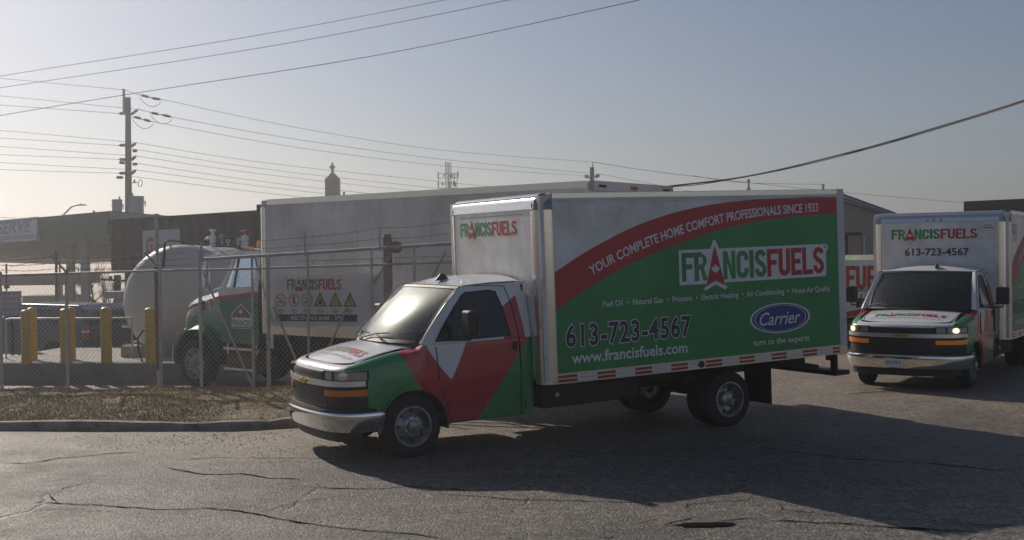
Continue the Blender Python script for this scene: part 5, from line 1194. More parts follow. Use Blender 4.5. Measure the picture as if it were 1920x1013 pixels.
# second canopy beyond
B = at(122, 534, 92); z2b = B.z; z2t = at(122, 514, 92).z
c2 = empty('fuel_canopy', (B.x, B.y, gz(B.x, B.y)), 0, 'smaller low beige filling station canopy seen under the big one', 'canopy')
g = MB(); g.box(B.x-26, B.x, B.y, B.y+8, z2b, z2b+.2); cpart(c2, 'soffit', g, M_soffit)
g = MB(); g.box(B.x-26, B.x+.02, B.y-.1, B.y, z2b-.02, z2t); g.box(B.x-.1, B.x, B.y, B.y+8, z2b-.02, z2t); cpart(c2, 'fascia', g, M_beige)
for dx in (-2, -14, -24): g = MB(); g.box(B.x+dx-.2, B.x+dx+.2, B.y+3.8, B.y+4.2, gz(B.x, B.y)-1, z2b); cpart(c2, 'column', g, M_colum)
g = MB(); g.lathe([(.001, -.05), (.45, -.05), (.45, .0)], (at(12, 523, 91.5).x, B.y-.1, (z2b+z2t)/2), 'y', 20); cpart(c2, 'round_logo', g, mat('dull red disc', (.40, .16, .15), .6))
# far forecourt roof
B = at(78, 566, 120); g = MB(); g.box(B.x-2, B.x+2.6, B.y, B.y+4, B.z-.5, B.z+.5); o = g.build('kiosk_roof', M_dgreen); tag(o, 'small dark green roofed hut far off behind the dark pickup roof', 'hut')
g = MB(); g.box(B.x-2.2, B.x+2.8, B.y-.2, B.y+4.2, B.z+.5, B.z+.62); g.build('roof_edge', M_frame, o); g = MB(); g.box(B.x-1.5, B.x+2.2, B.y+.5, B.y+3.5, gz(B.x, B.y)-.5, B.z-.5); g.build('wall', M_beige, o)
# price sign
p = flat(20, 30.5, 0); zz = lambda py: at(20, py, 30.5).z
pr = empty('shop_sign', (p.x, p.y, gz(p.x, p.y)), 0, 'blue grey price board with faint pink rows at the far left edge', 'sign')
w = 42/2173*30.5; g = MB(); g.box(p.x-w*.7, p.x+w/2, p.y-.05, p.y+.05, zz(592), zz(546)); bd = cpart(pr, 'board', g, mat('price board', (.24, .27, .36), .5), bevel=.01)
g = MB()
for k, py in enumerate((552, 562, 572, 584)):
    for j in range(5): x = p.x-w*.55+j*w*.20; g.box(x, x+w*.14, p.y-.056, p.y-.05, zz(py+(5 if k < 3 else 3)), zz(py))
cpart(pr, 'price_rows', g, mat('pink print', (.50, .34, .36), .6))
g = MB(); g.box(p.x-.02, p.x+.04, p.y+.055, p.y+.12, gz(p.x, p.y)-.3, zz(546)); g.box(p.x-w*.6, p.x-w*.54, p.y+.055, p.y+.12, gz(p.x, p.y)-.3, zz(546)); cpart(pr, 'leg', g, M_frame)
# dark corrugated shed
Yl, Yr = 43., 38.; a = at(207, 415, Yl); b = at(512, 396, Yr); zlo = at(207, 512, Yl).z
sh = empty('corrugated_shed', (a.x, a.y, gz(a.x, a.y)), 0, 'dark brown corrugated metal shed raised on posts, behind the white tank', 'building')
u = Vector((b.x-a.x, b.y-a.y, 0)); L = u.length+9; u.normalize(); nb = Vector((-u.y, u.x, 0)); n_ = int(L/.09); rows = []
for i in range(n_+1):
    s_ = L*i/n_; k = i % 6; off = (0, .0, .07, .07, .07, 0)[k]; q = a+u*s_+nb*off; tz = a.z+(b.z-a.z)*min(1.3, s_/(L-9))
    rows.append([(q.x, q.y, zlo), (q.x, q.y, tz)])
M_corr = mat('brown corrugated steel', (.05, .032, .03), .6, var=.15, vscale=1.5)
g = MB(); g.grid(rows); g.grid([[(r_[0][0]+nb.x*.1, r_[0][1]+nb.y*.1, r_[0][2]), (r_[1][0]+nb.x*.1, r_[1][1]+nb.y*.1, r_[1][2])] for r_ in rows[::20]+rows[-1:]]); cpart(sh, 'front_wall', g, M_corr)
g = MB(); e0 = Vector((a.x, a.y, 0)); e1 = e0+u*L; g.prism([Vector((q.x, q.y, a.z-.25)) for q in (e0+nb*.12, e1+nb*.12, e1+nb*9, e0+nb*9)], (0, 0, .18)); cpart(sh, 'roof', g, M_frame)
g = MB(); g.prism([Vector((q.x, q.y, zlo)) for q in (e0+nb*.12, e0+nb*.2, e0+nb*9, e0+nb*8.9)][:0] or [e0+nb*.13+Vector((0, 0, zlo)), e0+nb*9+Vector((0, 0, zlo)), e0+nb*9+Vector((0, 0, a.z-.26)), e0+nb*.13+Vector((0, 0, a.z-.26))], u*.08); cpart(sh, 'side_wall', g, M_corr)
g = MB(); c0 = e0+Vector((0, 0, a.z+.02)); c1 = e0+u*(L-9)+Vector((0, 0, b.z+.02)); g.bar(c0, c1, .2, .07); cpart(sh, 'roof_edge', g, M_frame)
for s_ in (.6, 6, 12): q = e0+u*s_+nb*3; g = MB(); g.box(q.x-.1, q.x+.1, q.y-.1, q.y+.1, gz(q.x, q.y)-.3, a.z-.2); cpart(sh, 'post', g, M_frame)
g = MB(); q = e0+u*(L-9.3); g.box(q.x-.3, q.x+.3, q.y-.15, q.y+.2, b.z-.05, b.z+.22); cpart(sh, 'roof_box', g, M_frame)
# sign on the shed
def sh_at(px):
    d = ray(px, 440); k = (a.x*u.y-a.y*u.x)/(d.x*u.y-d.y*u.x); return (Vector((d.x*k, d.y*k, 0))-e0).dot(u), d.y*k
sL, yL = sh_at(270); sR, yR = sh_at(339); ztp = at(270, 433, yL).z
FSH = Face(e0-nb*.0, u, (0, 0, 1), -nb)
g = MB(); g.prism([e0+u*sL-nb*.06+Vector((0, 0, ztp-1.15)), e0+u*sR-nb*.06+Vector((0, 0, ztp-1.15)), e0+u*sR-nb*.06+Vector((0, 0, ztp+.03)), e0+u*sL-nb*.06+Vector((0, 0, ztp-.0))], nb*.05)
ss = g.build('wall_sign', mat('grey white sign', (.50, .51, .54), .55)); tag(ss, 'white wall sign with red lettering on the brown corrugated shed', 'sign')
M_logo = mat('red sign logo', (.42, .10, .10), .5)
write(FSH, 'G', sL+.22, ztp-.80, .78, M_logo, ss, .066, .05, .36, shear=.2); write(FSH, 'JET', sL+.60, ztp-.80, .42, M_logo, ss, .066, .03, .58, shear=.25); 
write(FSH, 'TRUCK &', sL+.62, ztp-.40, .20, mat('grey letters', (.3, .26, .27), .6), ss, .066, .005, .5)
# lone kiosk and beam by the shed
p = flat(221, 40.0, 0); g = MB(); zt_ = at(221, 546, 40).z; g.box(p.x-.32, p.x+.5, p.y-.4, p.y+.4, zt_-.24, zt_); o = g.build('card_kiosk', M_galv, bevel=.01); tag(o, 'grey pay kiosk with flat hood left of the white tank', 'kiosk'); g = MB(); g.box(p.x-.06, p.x+.36, p.y-.2, p.y+.2, gz(p.x, p.y)-.3, zt_-.24); g.build('kiosk_body', M_galv, o)
g = MB(); q0 = at(190, 524, 41); q1 = at(250, 528, 41); g.bar(q0, q1, .07); q = flat(222, 41, 0); g.box(q.x-.1, q.x+.08, q.y-.1, q.y+.1, gz(q.x, q.y)-.3, at(222, 516, 41).z); g.bar(at(207, 518, 41), at(207, 527, 41), .10); tag(g.build('steel_portal', M_frame), 'dark steel post and beam under the corrugated shed end', 'frame')

# ================================================================ parked pickups
def pickup(label, loc, hd, body_m, crew, length, H=1.86, bed=True):
    t = empty('pickup_truck', loc, hd, label, 'pickup', 'dark pickups parked behind the bollards'); Fx = .95; Rr = Fx-length; W2_ = .98
    def shell(name, prof, w0, w1, m, bev=.05):        # prof: (x,z); narrows from w0 at belt to w1 at the top
        zb_, zt_ = min(z for _, z in prof), max(z for _, z in prof); wf = lambda z: w0+(w1-w0)*max(0, (z-zb_)/(zt_-zb_))
        g = MB(); n = len(prof); g.add([(x, wf(z), z) for x, z in prof]+[(x, -wf(z), z) for x, z in prof], [tuple(range(n)), tuple(range(2*n-1, n-1, -1))]+[(i, n+i, n+(i+1) % n, (i+1) % n) for i in range(n)]); return g.build(name, m, t, bevel=bev)
    arch_ = lambda cx: [(cx+.46*cos(a), .40+.46*sin(a)) for a in [pi-pi*i/8 for i in range(9)]]
    rx = Rr+1.25; cabr = -3.15 if crew else -2.4
    if not bed: cabr = Rr+.2
    low = [(Rr, .50), (rx-.46, .45)]+arch_(rx)+[(rx+.46, .42), (-.46, .42)]+arch_(0)+[(.46, .45), (Fx-.05, .45), (Fx, .85), (Fx-.12, 1.06), (-.35, 1.22), (cabr, 1.25), (Rr+.02, 1.20)]
    shell('body', low, W2_, W2_, body_m, .04)
    gh = [(-.45, 1.22), (-1.15, H-.06), (-1.5, H), (cabr+.25, H-.02), (cabr+.08, H-.12), (cabr-.02, 1.24)] if bed else [(-.45, 1.22), (-1.15, H-.06), (-1.5, H), (Rr+.5, H-.02), (Rr+.25, H-.15), (Rr+.02, 1.2)]
    shell('cab', gh, .94, .74, body_m, .05)
    wf = lambda z: .94+(.74-.94)*(z-1.22)/(H-1.22)+.004
    M_dg = bpy.data.materials['tinted glass'] if 'tinted glass' in bpy.data.materials else mat('tinted glass', (.015, .018, .022), .08, spec=.8)
    cuts = [-.85, -1.85, cabr+.25] if bed else [-.85, -1.85, -2.85, Rr+.65]
    for sg in (1, -1):
        for x0, x1 in zip(cuts, cuts[1:]):
            P_ = [(x0-.06-(.0), 1.29), (x0-.06-(.28 if x0 > -1 else 0), H-.14), (x1+.06, H-.14), (x1+.06, 1.29)]
            g = MB(); g.poly([(x, sg*(wf(z)+.006), z) for x, z in P_]); g.build('side_window', M_dg, t)
        for cx in (0, rx): wheel(t, cx, sg*.86, sg, r=.40, w=.26)
        g = MB(); g.box(Rr-.015, Rr+.06, sg*.88-.09, sg*.88+.105, .92, 1.28); tl = g.build('tail_light', M_sred, t, bevel=.02); g = MB(); g.box(Rr-.02, Rr+.07, sg*.88-.085, sg*.88+.11, 1.10, 1.16); g.build('clear_lens', M_plate, tl)
        g = MB(); g.box(Fx-.12, Fx+.0, sg*.75-.16, sg*.75+.16, .82, 1.0); g.build('headlight', M_lens, t, bevel=.02)
        g = MB(); g.box(-.80, -.68, sg*1.08-.1, sg*1.08+.1, 1.22, 1.42); g.build('wing_mirror', M_black, t, bevel=.03)
        for xx in (-1.65, -2.65)[:2 if crew or not bed else 1]: g = MB(); g.box(xx-.1, xx+.1, sg*.985-.012, sg*.985+.012, 1.08, 1.12); g.build('door_handle', M_black, t)
    if bed:
        g = MB(); g.box(Rr+.06, cabr-.08, -.90, .90, 1.19, 1.215); g.build('bed_liner', M_black, t)
        for y in (.93, -.93): g = MB(); g.box(Rr, cabr-.06, y-.05, y+.05, 1.20, 1.27); g.build('bed_rail', body_m, t, bevel=.02)
    g = MB(); g.poly([(cabr+.06-.0, y, z) for y, z in ((-.66, 1.32), (.66, 1.32), (.6, H-.16), (-.6, H-.16))] if bed else [(Rr+.12, y, z) for y, z in ((-.7, 1.3), (.7, 1.3), (.62, H-.2), (-.62, H-.2))]); o = g.build('rear_window', M_dg, t); o.location.x = -.10
    g = MB(); g.add([(-.50, y, 1.27) for y in (-.86, .86)]+[(-1.12, y, H-.09) for y in (.72, -.72)], [(0, 1, 2, 3)]); o = g.build('windshield', M_dg, t); o.location = (.012, 0, .012)
    g = MB(); g.box(Rr-.14, Rr+.02, -.92, .92, .45, .66); g.build('rear_bumper', M_frame, t, bevel=.03); g = MB(); g.box(Fx-.1, Fx+.12, -.95, .95, .42, .66); g.build('front_bumper', M_frame, t, bevel=.05); g = MB(); g.box(Fx-.08, Fx+.02, -.55, .55, .70, 1.0); g.build('grille', M_black, t, bevel=.02)
    return t
M_pb = mat('dark blue car paint', (.035, .05, .085), .3, coat=.8); M_pd = mat('charcoal car paint', (.022, .022, .026), .35, coat=.5)
def place_rear(px, Y, hd, length, side=1):            # origin so that the near rear corner lands in column px
    p = flat(px, Y, 0); f = Vector((cos(hd), sin(hd), 0)); l = Vector((-f.y, f.x, 0)); o = p-f*(.95-length)-l*.98; return (o.x, o.y, gz(o.x, o.y))
hA = radians(150); hB = radians(128)
pickup('dark blue crew vehicle with red tail light, parked left of the charcoal pickup', place_rear(157, 31.5, hA, 5.3), hA, M_pb, True, 5.3, 1.86, False)
pickup('charcoal pickup with open bed, parked just left of the white tank', place_rear(236, 35.5, hB, 5.7), hB, M_pd, True, 5.7, 1.84)

# ================================================================ poles, tower, statue
M_wood = mat('weathered pole wood', (.17, .14, .12), .85, var=.25, vscale=4)
M_ins = mat('insulator grey', (.16, .16, .17), .5)
YP = 64.
def P_(px, py, Y=YP): return at(px, py, Y)
pole = empty('utility_pole', (P_(241, 400).x, YP, gz(-20, YP)), 0, 'tall wooden utility pole with insulators and two transformers, beyond the canopy', 'utility pole')
def pp(name, mb, m, smth=40): return cpart(pole, name, mb, m, None, smth)
b0 = flat(241.5, YP, gz(-20, YP)-1); g = MB(); g.tube([b0, P_(241, 410), P_(240, 183)], .24, 14, .145); pp('shaft', g, M_wood)
g = MB(); g.bar(P_(239, 215)+Vector((-.12, -.2, 0)), P_(234.5, 168)+Vector((0, -.2, 0)), .16, .10); pp('pole_top_bracket', g, M_galv)
def insul(a, b, n=5, r=.075):
    g = MB(); a = Vector(a); b = Vector(b); g.tube([a, b], .028, 6)
    for k in range(n): c_ = a.lerp(b, .25+.5*k/(n-1)); d_ = (b-a).normalized()*.028; g.tube([c_-d_, c_+d_], r, 10)
    return g
for x0, y0, x1, y1 in ((262, 178, 282, 183), (283, 184, 303, 187), (280, 211, 300, 215), (302, 215, 323, 220), (250, 219, 266, 223), (268, 224, 284, 228)): pp('strain_insulator', insul(P_(x0, y0), P_(x1, y1), 7), M_ins)
for x0, y0, x1, y1 in ((243, 217, 260, 204), (238, 213, 222, 213), (244, 277, 256, 267), (238, 272, 222, 273), (244, 302, 256, 292), (238, 300, 222, 299), (244, 328, 256, 318), (238, 325, 222, 325), (248, 283, 258, 283), (248, 308, 258, 308), (235, 306, 223, 305), (232, 333, 217, 333)): pp('line_insulator', insul(P_(x0, y0), P_(x1, y1), 5, .085), M_ins)
for a_, c_, b_ in (((261, 182), (283, 200), (302, 191)), ((282, 216), (303, 232), (323, 224)), ((249, 224), (268, 241), (288, 233))):
    P0, P1, P2 = P_(*a_), P_(*c_), P_(*b_); g = MB(); g.tube([P0*(1-t)**2+(P1*2-(P0+P2)/2)*2*t*(1-t)+P2*t*t for t in [i/10 for i in range(11)]], .015, 5); pp('jumper_wire', g, M_frame)
g = MB(); g.bar(P_(247, 343), P_(258, 343), .04); pts = [P_(x, y) for x, y in ((259, 350), (260, 340), (264, 337), (267, 341), (265, 350), (261, 350))]; g.tube(pts, .02, 5); g.bar(P_(252, 343), P_(252, 337), .07); pp('cutout_switch', g, M_frame)
for px, y0, y1, r_ in ((219.5, 376, 402, .27), (255.5, 370, 404, .40)):
    g = MB(); a_, b_ = P_(px, y1), P_(px, y0); g.tube([a_, b_], r_, 20); g.tube([b_, b_+Vector((0, 0, .05))], r_*1.06, 20); g.tube([b_+Vector((0, 0, -.12)), b_+Vector((0, 0, -.07))], r_*1.04, 20); tr = pp('transformer', g, mat('transformer grey', (.26, .27, .27), .6))
    g = MB(); q = b_+Vector((r_*.5*(-1 if px > 240 else 1), 0, 0)); g.tube([q, q+Vector((0, 0, .22))], .045, 8); g.bar(b_+Vector((-r_*1.2, 0, -.3)), b_+Vector((r_*1.3, 0, -.3)), .06); g.tube([b_+Vector((r_*1.0, 0, -.2)), b_+Vector((r_*1.25, 0, -.25)), b_+Vector((r_*1.2, 0, -.5))], .03, 6); pp('bushing', g, M_ins)
# far pole
YF = 105.; fpz = empty('utility_pole', (at(1110, 400, YF).x, YF, gz(5, YF)), 0, 'far utility pole top above the long white truck box', 'utility pole')
g = MB(); g.tube([flat(1110, YF, gz(5, YF)-1), at(1110, 314, YF)], .2, 10); cpart(fpz, 'shaft', g, M_wood, None, 40); g = MB(); g.bar(at(1110, 340, YF), at(1111.5, 304, YF), .16, .1); cpart(fpz, 'pole_top_bracket', g, M_galv)
for a_, b_ in (((1107, 333), (1094, 330)), ((1113, 334), (1126, 327))): cpart(fpz, 'line_insulator', insul(at(*a_, YF), at(*b_, YF), 5, .17), M_ins, None, 40)
YQ = 150.; g = MB(); g.tube([flat(1543.5, YQ, gz(40, YQ)-2), at(1543.5, 345, YQ)], .17, 8); tag(g.build('utility_pole', M_wood), 'thin distant pole tip above the rear of the nearest box truck', 'utility pole')
# wires
WG = 'overhead power lines'
M_cable = mat('cable', (.05, .055, .065), .6)
def wire(pts, r=.014, lab=None, grp=WG):
    P = [at(*p) for p in pts]; Q = crv([tuple(p) for p in P], 10) if len(P) > 2 else [P[0].lerp(P[1], i/12)-Vector((0, 0, .0)) for i in range(13)]
    g = MB(); g.tube([Vector(q) for q in Q], r*.78, 5); o = g.build('power_line', M_cable); tag(o, lab, 'power line', grp); return o
wire([(-250, 187, 46), (0, 143, 44), (450, 72, 38), (835, 0, 32), (1100, -58, 29)], .013, 'uppermost power line crossing the top left corner of the sky')
wire([(-250, 203, 46), (0, 165, 44), (500, 88, 38), (955, 0, 32), (1200, -58, 29)], .013, 'second power line from the top, running parallel to the uppermost one')
wire([(-250, 262, 48), (0, 217, 46), (260, 174, 43), (700, 105, 38), (1200, 0, 31), (1500, -75, 28)], .016, 'long power line rising past the wooden pole top to the upper centre')
wire([(-200, 129, 75), (0, 147, 70), (235, 169, 64)], .016, 'power line reaching the very top of the wooden pole from the left')
wire([(-200, 164, 75), (0, 180, 70), (242, 204, 64), (262, 206, 64)], .016, 'power line ending below the pole top bracket on its left side'); wire([(-200, 180, 75), (0, 197, 70), (223, 213, 64)], .016, 'power line ending at the upper left insulator of the wooden pole')
ordn = ('first', 'second', 'third', 'fourth', 'fifth', 'sixth')
for i, (y0, x1, y1) in enumerate(((245, 256, 268), (259, 222, 273), (275, 256, 293), (290, 222, 299), (305, 256, 319), (318, 222, 325))): wire([(-200, y0-12, 75), (0, y0, 70), (x1, y1, 64)], .015, ordn[i]+' line from the top in the lower bundle left of the wooden pole')
wire([(235, 169, 64), (262, 178, 64), (305, 187, 64.3), (560, 240, 78), (830, 282, 92), (1111, 304, 105)], .018, 'highest line from the wooden pole right to the far pole tip')
wire([(262, 206, 64), (280, 210, 64), (323, 220, 64.3), (560, 262, 78), (830, 299, 92), (1126, 327, 105)], .018, 'middle of three lines between the wooden pole and the far pole')
wire([(243, 217, 64), (284, 228, 64.2), (560, 277, 78), (830, 311, 92), (1094, 330, 105)], .018, 'lowest of three lines between the wooden pole and the far pole')
for i, (x0, y0, ym, xe, ye) in enumerate(((256, 268, 313, 850, 346), (246, 279, 325, 800, 355), (256, 293, 335, 760, 360), (246, 305, 349, 700, 366), (256, 319, 358, 640, 370), (246, 331, 369, 610, 374))): wire([(x0, y0, 64), (560, ym, 78), (xe+250, ye+22, 100)], .016, ordn[i]+' line from the top in the lower bundle right of the wooden pole')
wire([(1111, 304, 105), (1260, 326, 112), (1550, 358, 130), (1850, 384, 150)], .03, 'thin line running down right from the far pole over the beige building')
wire([(1126, 327, 105), (1180, 337, 106), (1300, 360, 110)], .02, 'short line dropping right behind the white truck box')
wire([(1300, 330, 100), (1400, 343, 120), (1543, 346, 150)], .03, 'faint line to the distant pole tip above the nearest truck')
wire([(0, 408, 100), (-60, 408, 100), (-200, 406, 100)][::-1]+[(30, 409, 100)], .02, 'short faint line at the left edge just above the canopy')
wire([(1130, 372, 24), (1236, 352, 25), (1400, 331, 24), (1600, 284, 22), (1760, 238, 20.5), (1920, 188, 19), (2300, 60, 16)], .022, 'thick black twisted service cable sweeping up to the right edge', 'service cables')
wire([(1130, 374, 24.1), (1236, 353, 25.1), (1320, 345, 24.6), (1480, 316, 23.3), (1640, 276, 21.6), (1780, 235, 20.4), (1920, 191, 19.05), (2300, 64, 16)], .012, 'thinner cable hanging along the thick black service cable', 'service cables')
# street lamp
YL = 75.; lamp = empty('street_lamp', (at(112, 420, YL).x, YL, gz(-30, YL)), 0, 'curved arm street lamp rising behind the SERVE canopy', 'street lamp')
g = MB(); g.tube([flat(112, YL, gz(-30, YL)-.5), at(112, 412, YL), at(120, 402, YL), at(134, 388, YL), at(145, 384, YL)], .06, 8); cpart(lamp, 'pole', g, M_galv, None, 40)
g = MB(); g.box(at(144, 384, YL).x, at(161, 384, YL).x, YL-.12, YL+.12, at(150, 386, YL).z, at(150, 383.3, YL).z); g.tube([at(152, 383.5, YL), at(152, 381, YL)], .04, 6); cpart(lamp, 'lamp_head', g, M_galv, bevel=.02)
g = MB(); g.tube([at(176, 400, 55), at(176, 395, 55)], .05, 8); tag(g.build('roof_vent', M_frame), 'tiny dark vent stub on top of the SERVE canopy', 'vent')
# wooden pole seen under the canopy, left one with clamp
g = MB(); g.tube([flat(105.5, 62, gz(-24, 62)-.5), at(105.5, 470, 62)], .075, 8); tag(g.build('steel_pole', M_frame), 'slim dark pole under the canopy left of its columns', 'pole')
g = MB(); g.tube([flat(12, 58, gz(-24, 58)-.5), at(12, 495, 58)], .05, 8); g.box(at(8, 500, 58).x, at(16, 500, 58).x, 57.9, 58.1, at(12, 541, 58).z, at(12, 536, 58).z); tag(g.build('sign_pole', M_frame), 'thin sign pole at the left edge under the SERVE sign', 'pole')
wire([(20, 500, 70), (60, 492, 66), (100, 480, 60)], .02, 'sagging line under the SERVE canopy, ending at the slim dark pole'); wire([(-40, 486, 70), (20, 483, 68), (60, 478, 64)], .02, 'short line under the SERVE canopy at the left edge')
# stone tower with statue
YS = 120.; s_ = 1/2173*YS; c0 = at(624, 367, YS); k = s_
st = empty('stone_tower', (c0.x, YS, gz(-18, YS)), 0, 'dark brick tower with a statue on top, above the long white truck box', 'tower')
g = MB(); g.box(c0.x-12.5*k, c0.x+12.5*k, YS-12.5*k, YS+12.5*k, gz(-18, YS)-2, at(624, 335, YS).z); cpart(st, 'shaft', g, mat('dark brick', (.05, .035, .03), .85, var=.1)); 
zz0 = at(624, 335, YS).z; g = MB(); g.prism([(c0.x-12.5*k, YS-6*k, zz0), (c0.x+12.5*k, YS-6*k, zz0), (c0.x+9*k, YS-6*k, zz0+4*k), (c0.x+3*k, YS-6*k, zz0+10*k), (c0.x-3*k, YS-6*k, zz0+10*k), (c0.x-7*k, YS-6*k, zz0+4*k)], (0, 12*k, 0)); cpart(st, 'cap', g, mat('dark stone', (.07, .065, .065), .85))
g = MB(); zc0 = zz0+9*k; g.lathe([(3.6*k, zc0), (2.6*k, zc0+4*k), (2.4*k, zc0+8*k), (3.2*k, zc0+10*k), (4.2*k, zc0+13*k), (3.6*k, zc0+15*k), (1.6*k, zc0+17*k), (1.9*k, zc0+18.5*k), (1.7*k, zc0+20.5*k), (.01, zc0+21.5*k)], (c0.x, YS, 0), 'z', 14)
for sg in (1, -1): g.tube([(c0.x+sg*2.8*k, YS, zc0+13.5*k), (c0.x+sg*5*k, YS-1*k, zc0+12.5*k), (c0.x+sg*2.5*k, YS-2.5*k, zc0+9.5*k)], 1.1*k, 7)
cpart(st, 'statue', g, mat('pale statue stone', (.22, .21, .22), .8), None, 60)
# cell tower
YT = 170.; ct = empty('cell_tower', (at(840, 355, YT).x, YT, gz(-9, YT)), 0, 'lattice mast with antenna racks between the statue tower and the far pole', 'mast'); k = YT/2173
g = MB(); xs_ = [at(p_, 355, YT).x for p_ in (836, 841, 846)]; ztop = [at(p_, y_, YT).z for p_, y_ in ((836, 303), (841, 305), (846, 305))]
for x, z in zip(xs_, ztop): g.tube([(x, YT+(0 if x != xs_[1] else 5*k), gz(-9, YT)-2), (x, YT+(0 if x != xs_[1] else 5*k), z)], .06, 5)
for i in range(20): z = ztop[2]-i*3.6*k; g.bar((xs_[0], YT, z), (xs_[2], YT, z), .06); g.bar((xs_[0], YT, z), (xs_[1], YT+5*k, z-1.8*k), .05); g.bar((xs_[1], YT+5*k, z-1.8*k), (xs_[2], YT, z-3.6*k), .05)
cpart(ct, 'lattice', g, M_ins)
g = MB()
for py in (326, 345):
    g.bar(at(822, py, YT), at(858, py, YT), .09); g.bar(at(822, py+8, YT), at(858, py+8, YT), .09)
g.bar(at(822, 325, YT), at(822, 353, YT), .09); g.bar(at(857, 325, YT), at(857, 353, YT), .09); cpart(ct, 'antenna_frame', g, M_ins)
for px, y0, y1 in ((821.5, 323, 334), (858.5, 321, 333), (852, 325, 336), (821.5, 341, 351), (844, 326, 334), (848, 327, 334), (851, 338, 350), (843, 340, 352), (833, 327, 331), (830, 342, 349), (853.5, 341, 351)): g = MB(); g.tube([at(px, y1, YT-.4), at(px, y0, YT-.4)], .10, 8); cpart(ct, 'panel_antenna', g, M_ins)
# vent pipe above the nearest truck
YV = 58.; g = MB(); a_, b_ = at(1403.5, 362, YV), at(1403.5, 336, YV); g.tube([a_, b_], .055, 10); g.tube([at(1403.5, 341, YV), at(1403.5, 338, YV)], .09, 10); g.tube([at(1403.5, 355, YV), at(1403.5, 353, YV)], .13, 10); g.tube([flat(1403.5, YV, gz(12, YV)-.5), a_], .055, 8); tag(g.build('flue_pipe', M_galv, None, 40), 'capped metal flue pipe rising above the nearest box truck roof', 'pipe')
g = MB(); a_ = at(645, 366, 60); g.tube([flat(645, 60, gz(-9, 60)), at(645, 360, 60)], .05, 6); tag(g.build('roof_vent', M_frame), 'thin dark stub just right of the statue tower', 'vent')
# bare trees
def bare_tree(px, Y, h, lab, seed):
    random.seed(seed); p = flat(px, Y, 0); z0 = gz(p.x, p.y); t = empty('bare_tree', (p.x, p.y, z0), 0, lab, 'tree', 'leafless trees far left'); tr = MB(); tw = MB()
    def grow(mb, a, d, L, r, n):
        b = a+d*L; m_ = a.lerp(b, .5)+Vector((random.uniform(-.1, .1), random.uniform(-.1, .1), 0))*L*.5; mb.tube([a, m_, b], r, 5 if n > 2 else 3, r*.6, False)
        if n == 0: return
        for _ in range(3 if n > 1 else 4):
            dd = (d+Vector((random.uniform(-.8, .8), random.uniform(-.8, .8), random.uniform(-.15, .6)))).normalized(); grow(tw, a.lerp(b, random.uniform(.5, 1)), dd, L*random.uniform(.55, .8), r*.55, n-1)
    grow(tr, Vector((0, 0, 0)), Vector((0, 0, 1)), h*.33, h*.022, 5)
    tr.build('trunk', M_wood, t); tw.build('crown', mat('twigs', (.12, .09, .075), .9) if 'twigs' not in bpy.data.materials else bpy.data.materials['twigs'], t)
bare_tree(178, 78, 6.3, 'bare tree between canopy column and kiosk, left one', 2); bare_tree(196, 84, 5.6, 'bare tree just left of the grey kiosk', 3); bare_tree(162, 90, 5.0, 'small bare tree behind the right canopy column', 6); bare_tree(212, 88, 5.3, 'bare tree behind the grey kiosk', 9)

# ================================================================ right side
# enclosed trailer with red FUELS lettering
a_ = at(1565, 481, 29.5); zt = at(1610, 479, 29.2).z; 
tr = empty('enclosed_trailer', (a_.x+1.0, 30.6, 0), 0, 'white box trailer with big red lettering, in the gap between the two box trucks', 'trailer'); gx = a_.x; y0 = 29.5; zg = gz(gx, 31)
g = MB(); g.box(gx-2.2, gx+2.9, y0, y0+2.3, zg+.75, zt); bx_ = cpart(tr, 'trailer_box', g, M_white, bevel=.02)
g = MB(); g.box(gx-2.22, gx+2.92, y0-.015, y0+.0, zt-.12, zt+.005); cpart(tr, 'top_rail', g, M_alu)
g = MB(); g.box(gx-2.2, gx+2.9, y0+.2, y0+2.1, zg+.5, zg+.75); cpart(tr, 'chassis', g, M_frame)
for x in (gx+.2, gx+1.1):
    for sg, y in ((-1, y0+.15), (1, y0+2.15)):
        o = wheel(None, 0, 0, sg, r=.36, w=.22); o.parent = tr; o.matrix_parent_inverse = Matrix.Translation(-tr.location); o.location = (x, y, zg)
FT = Face((at(1586, 500, y0).x, y0, 0), (1, 0, 0), (0, 0, 1), (0, -1, 0)); k = y0/2173
for nm_, m_ in (('g', None),):
    cx = 0; g = MB()
    for ch in 'FUELS': FT.put(g, shape2d(glyph(ch)[0]), cx*.46, at(1600, 543, y0).z, .60, .006, None, .46); cx += glyph(ch)[1]
    o = g.build('red_lettering', M_sred); o.parent = tr; o.matrix_parent_inverse = Matrix.Translation(-tr.location)
def tpart(o): o.parent = tr; o.matrix_parent_inverse = Matrix.Translation(-tr.location); return o
tpart(write(FT, 'Home Air Quality', -.25, at(1600, 565-18, y0).z, .11, M_sdark, None, .006, .004, .78))
g = MB(); xL = at(1605, 560, y0).x-FT.o.x; zh = at(1612, 552, y0).z; s_ = .32
FT.put(g, shape2d([[(xL, zh-.34), (xL, zh-.16), (xL+.05, zh-.11), (xL+.10, zh-.09), (xL+.13, zh-.10), (xL+.16, zh-.09), (xL+.21, zh-.11), (xL+.26, zh-.16), (xL+.27, zh-.34)]]), 0, 0, 1, .007); tpart(g.build('printed_suit', M_sdark))
g = MB(); FT.put(g, shape2d([[(xL+.13+.042*cos(t), zh-.045+.055*sin(t)) for t in [2*pi*i/14 for i in range(14)]]]), 0, 0, 1, .009); tpart(g.build('printed_face', mat('printed skin', (.42, .27, .20), .6)))
g = MB(); g2 = MB(); N = 30; zr = lambda s_: at(1600, 583, y0).z+.05-.30*((s_-.6)/1.2)**2
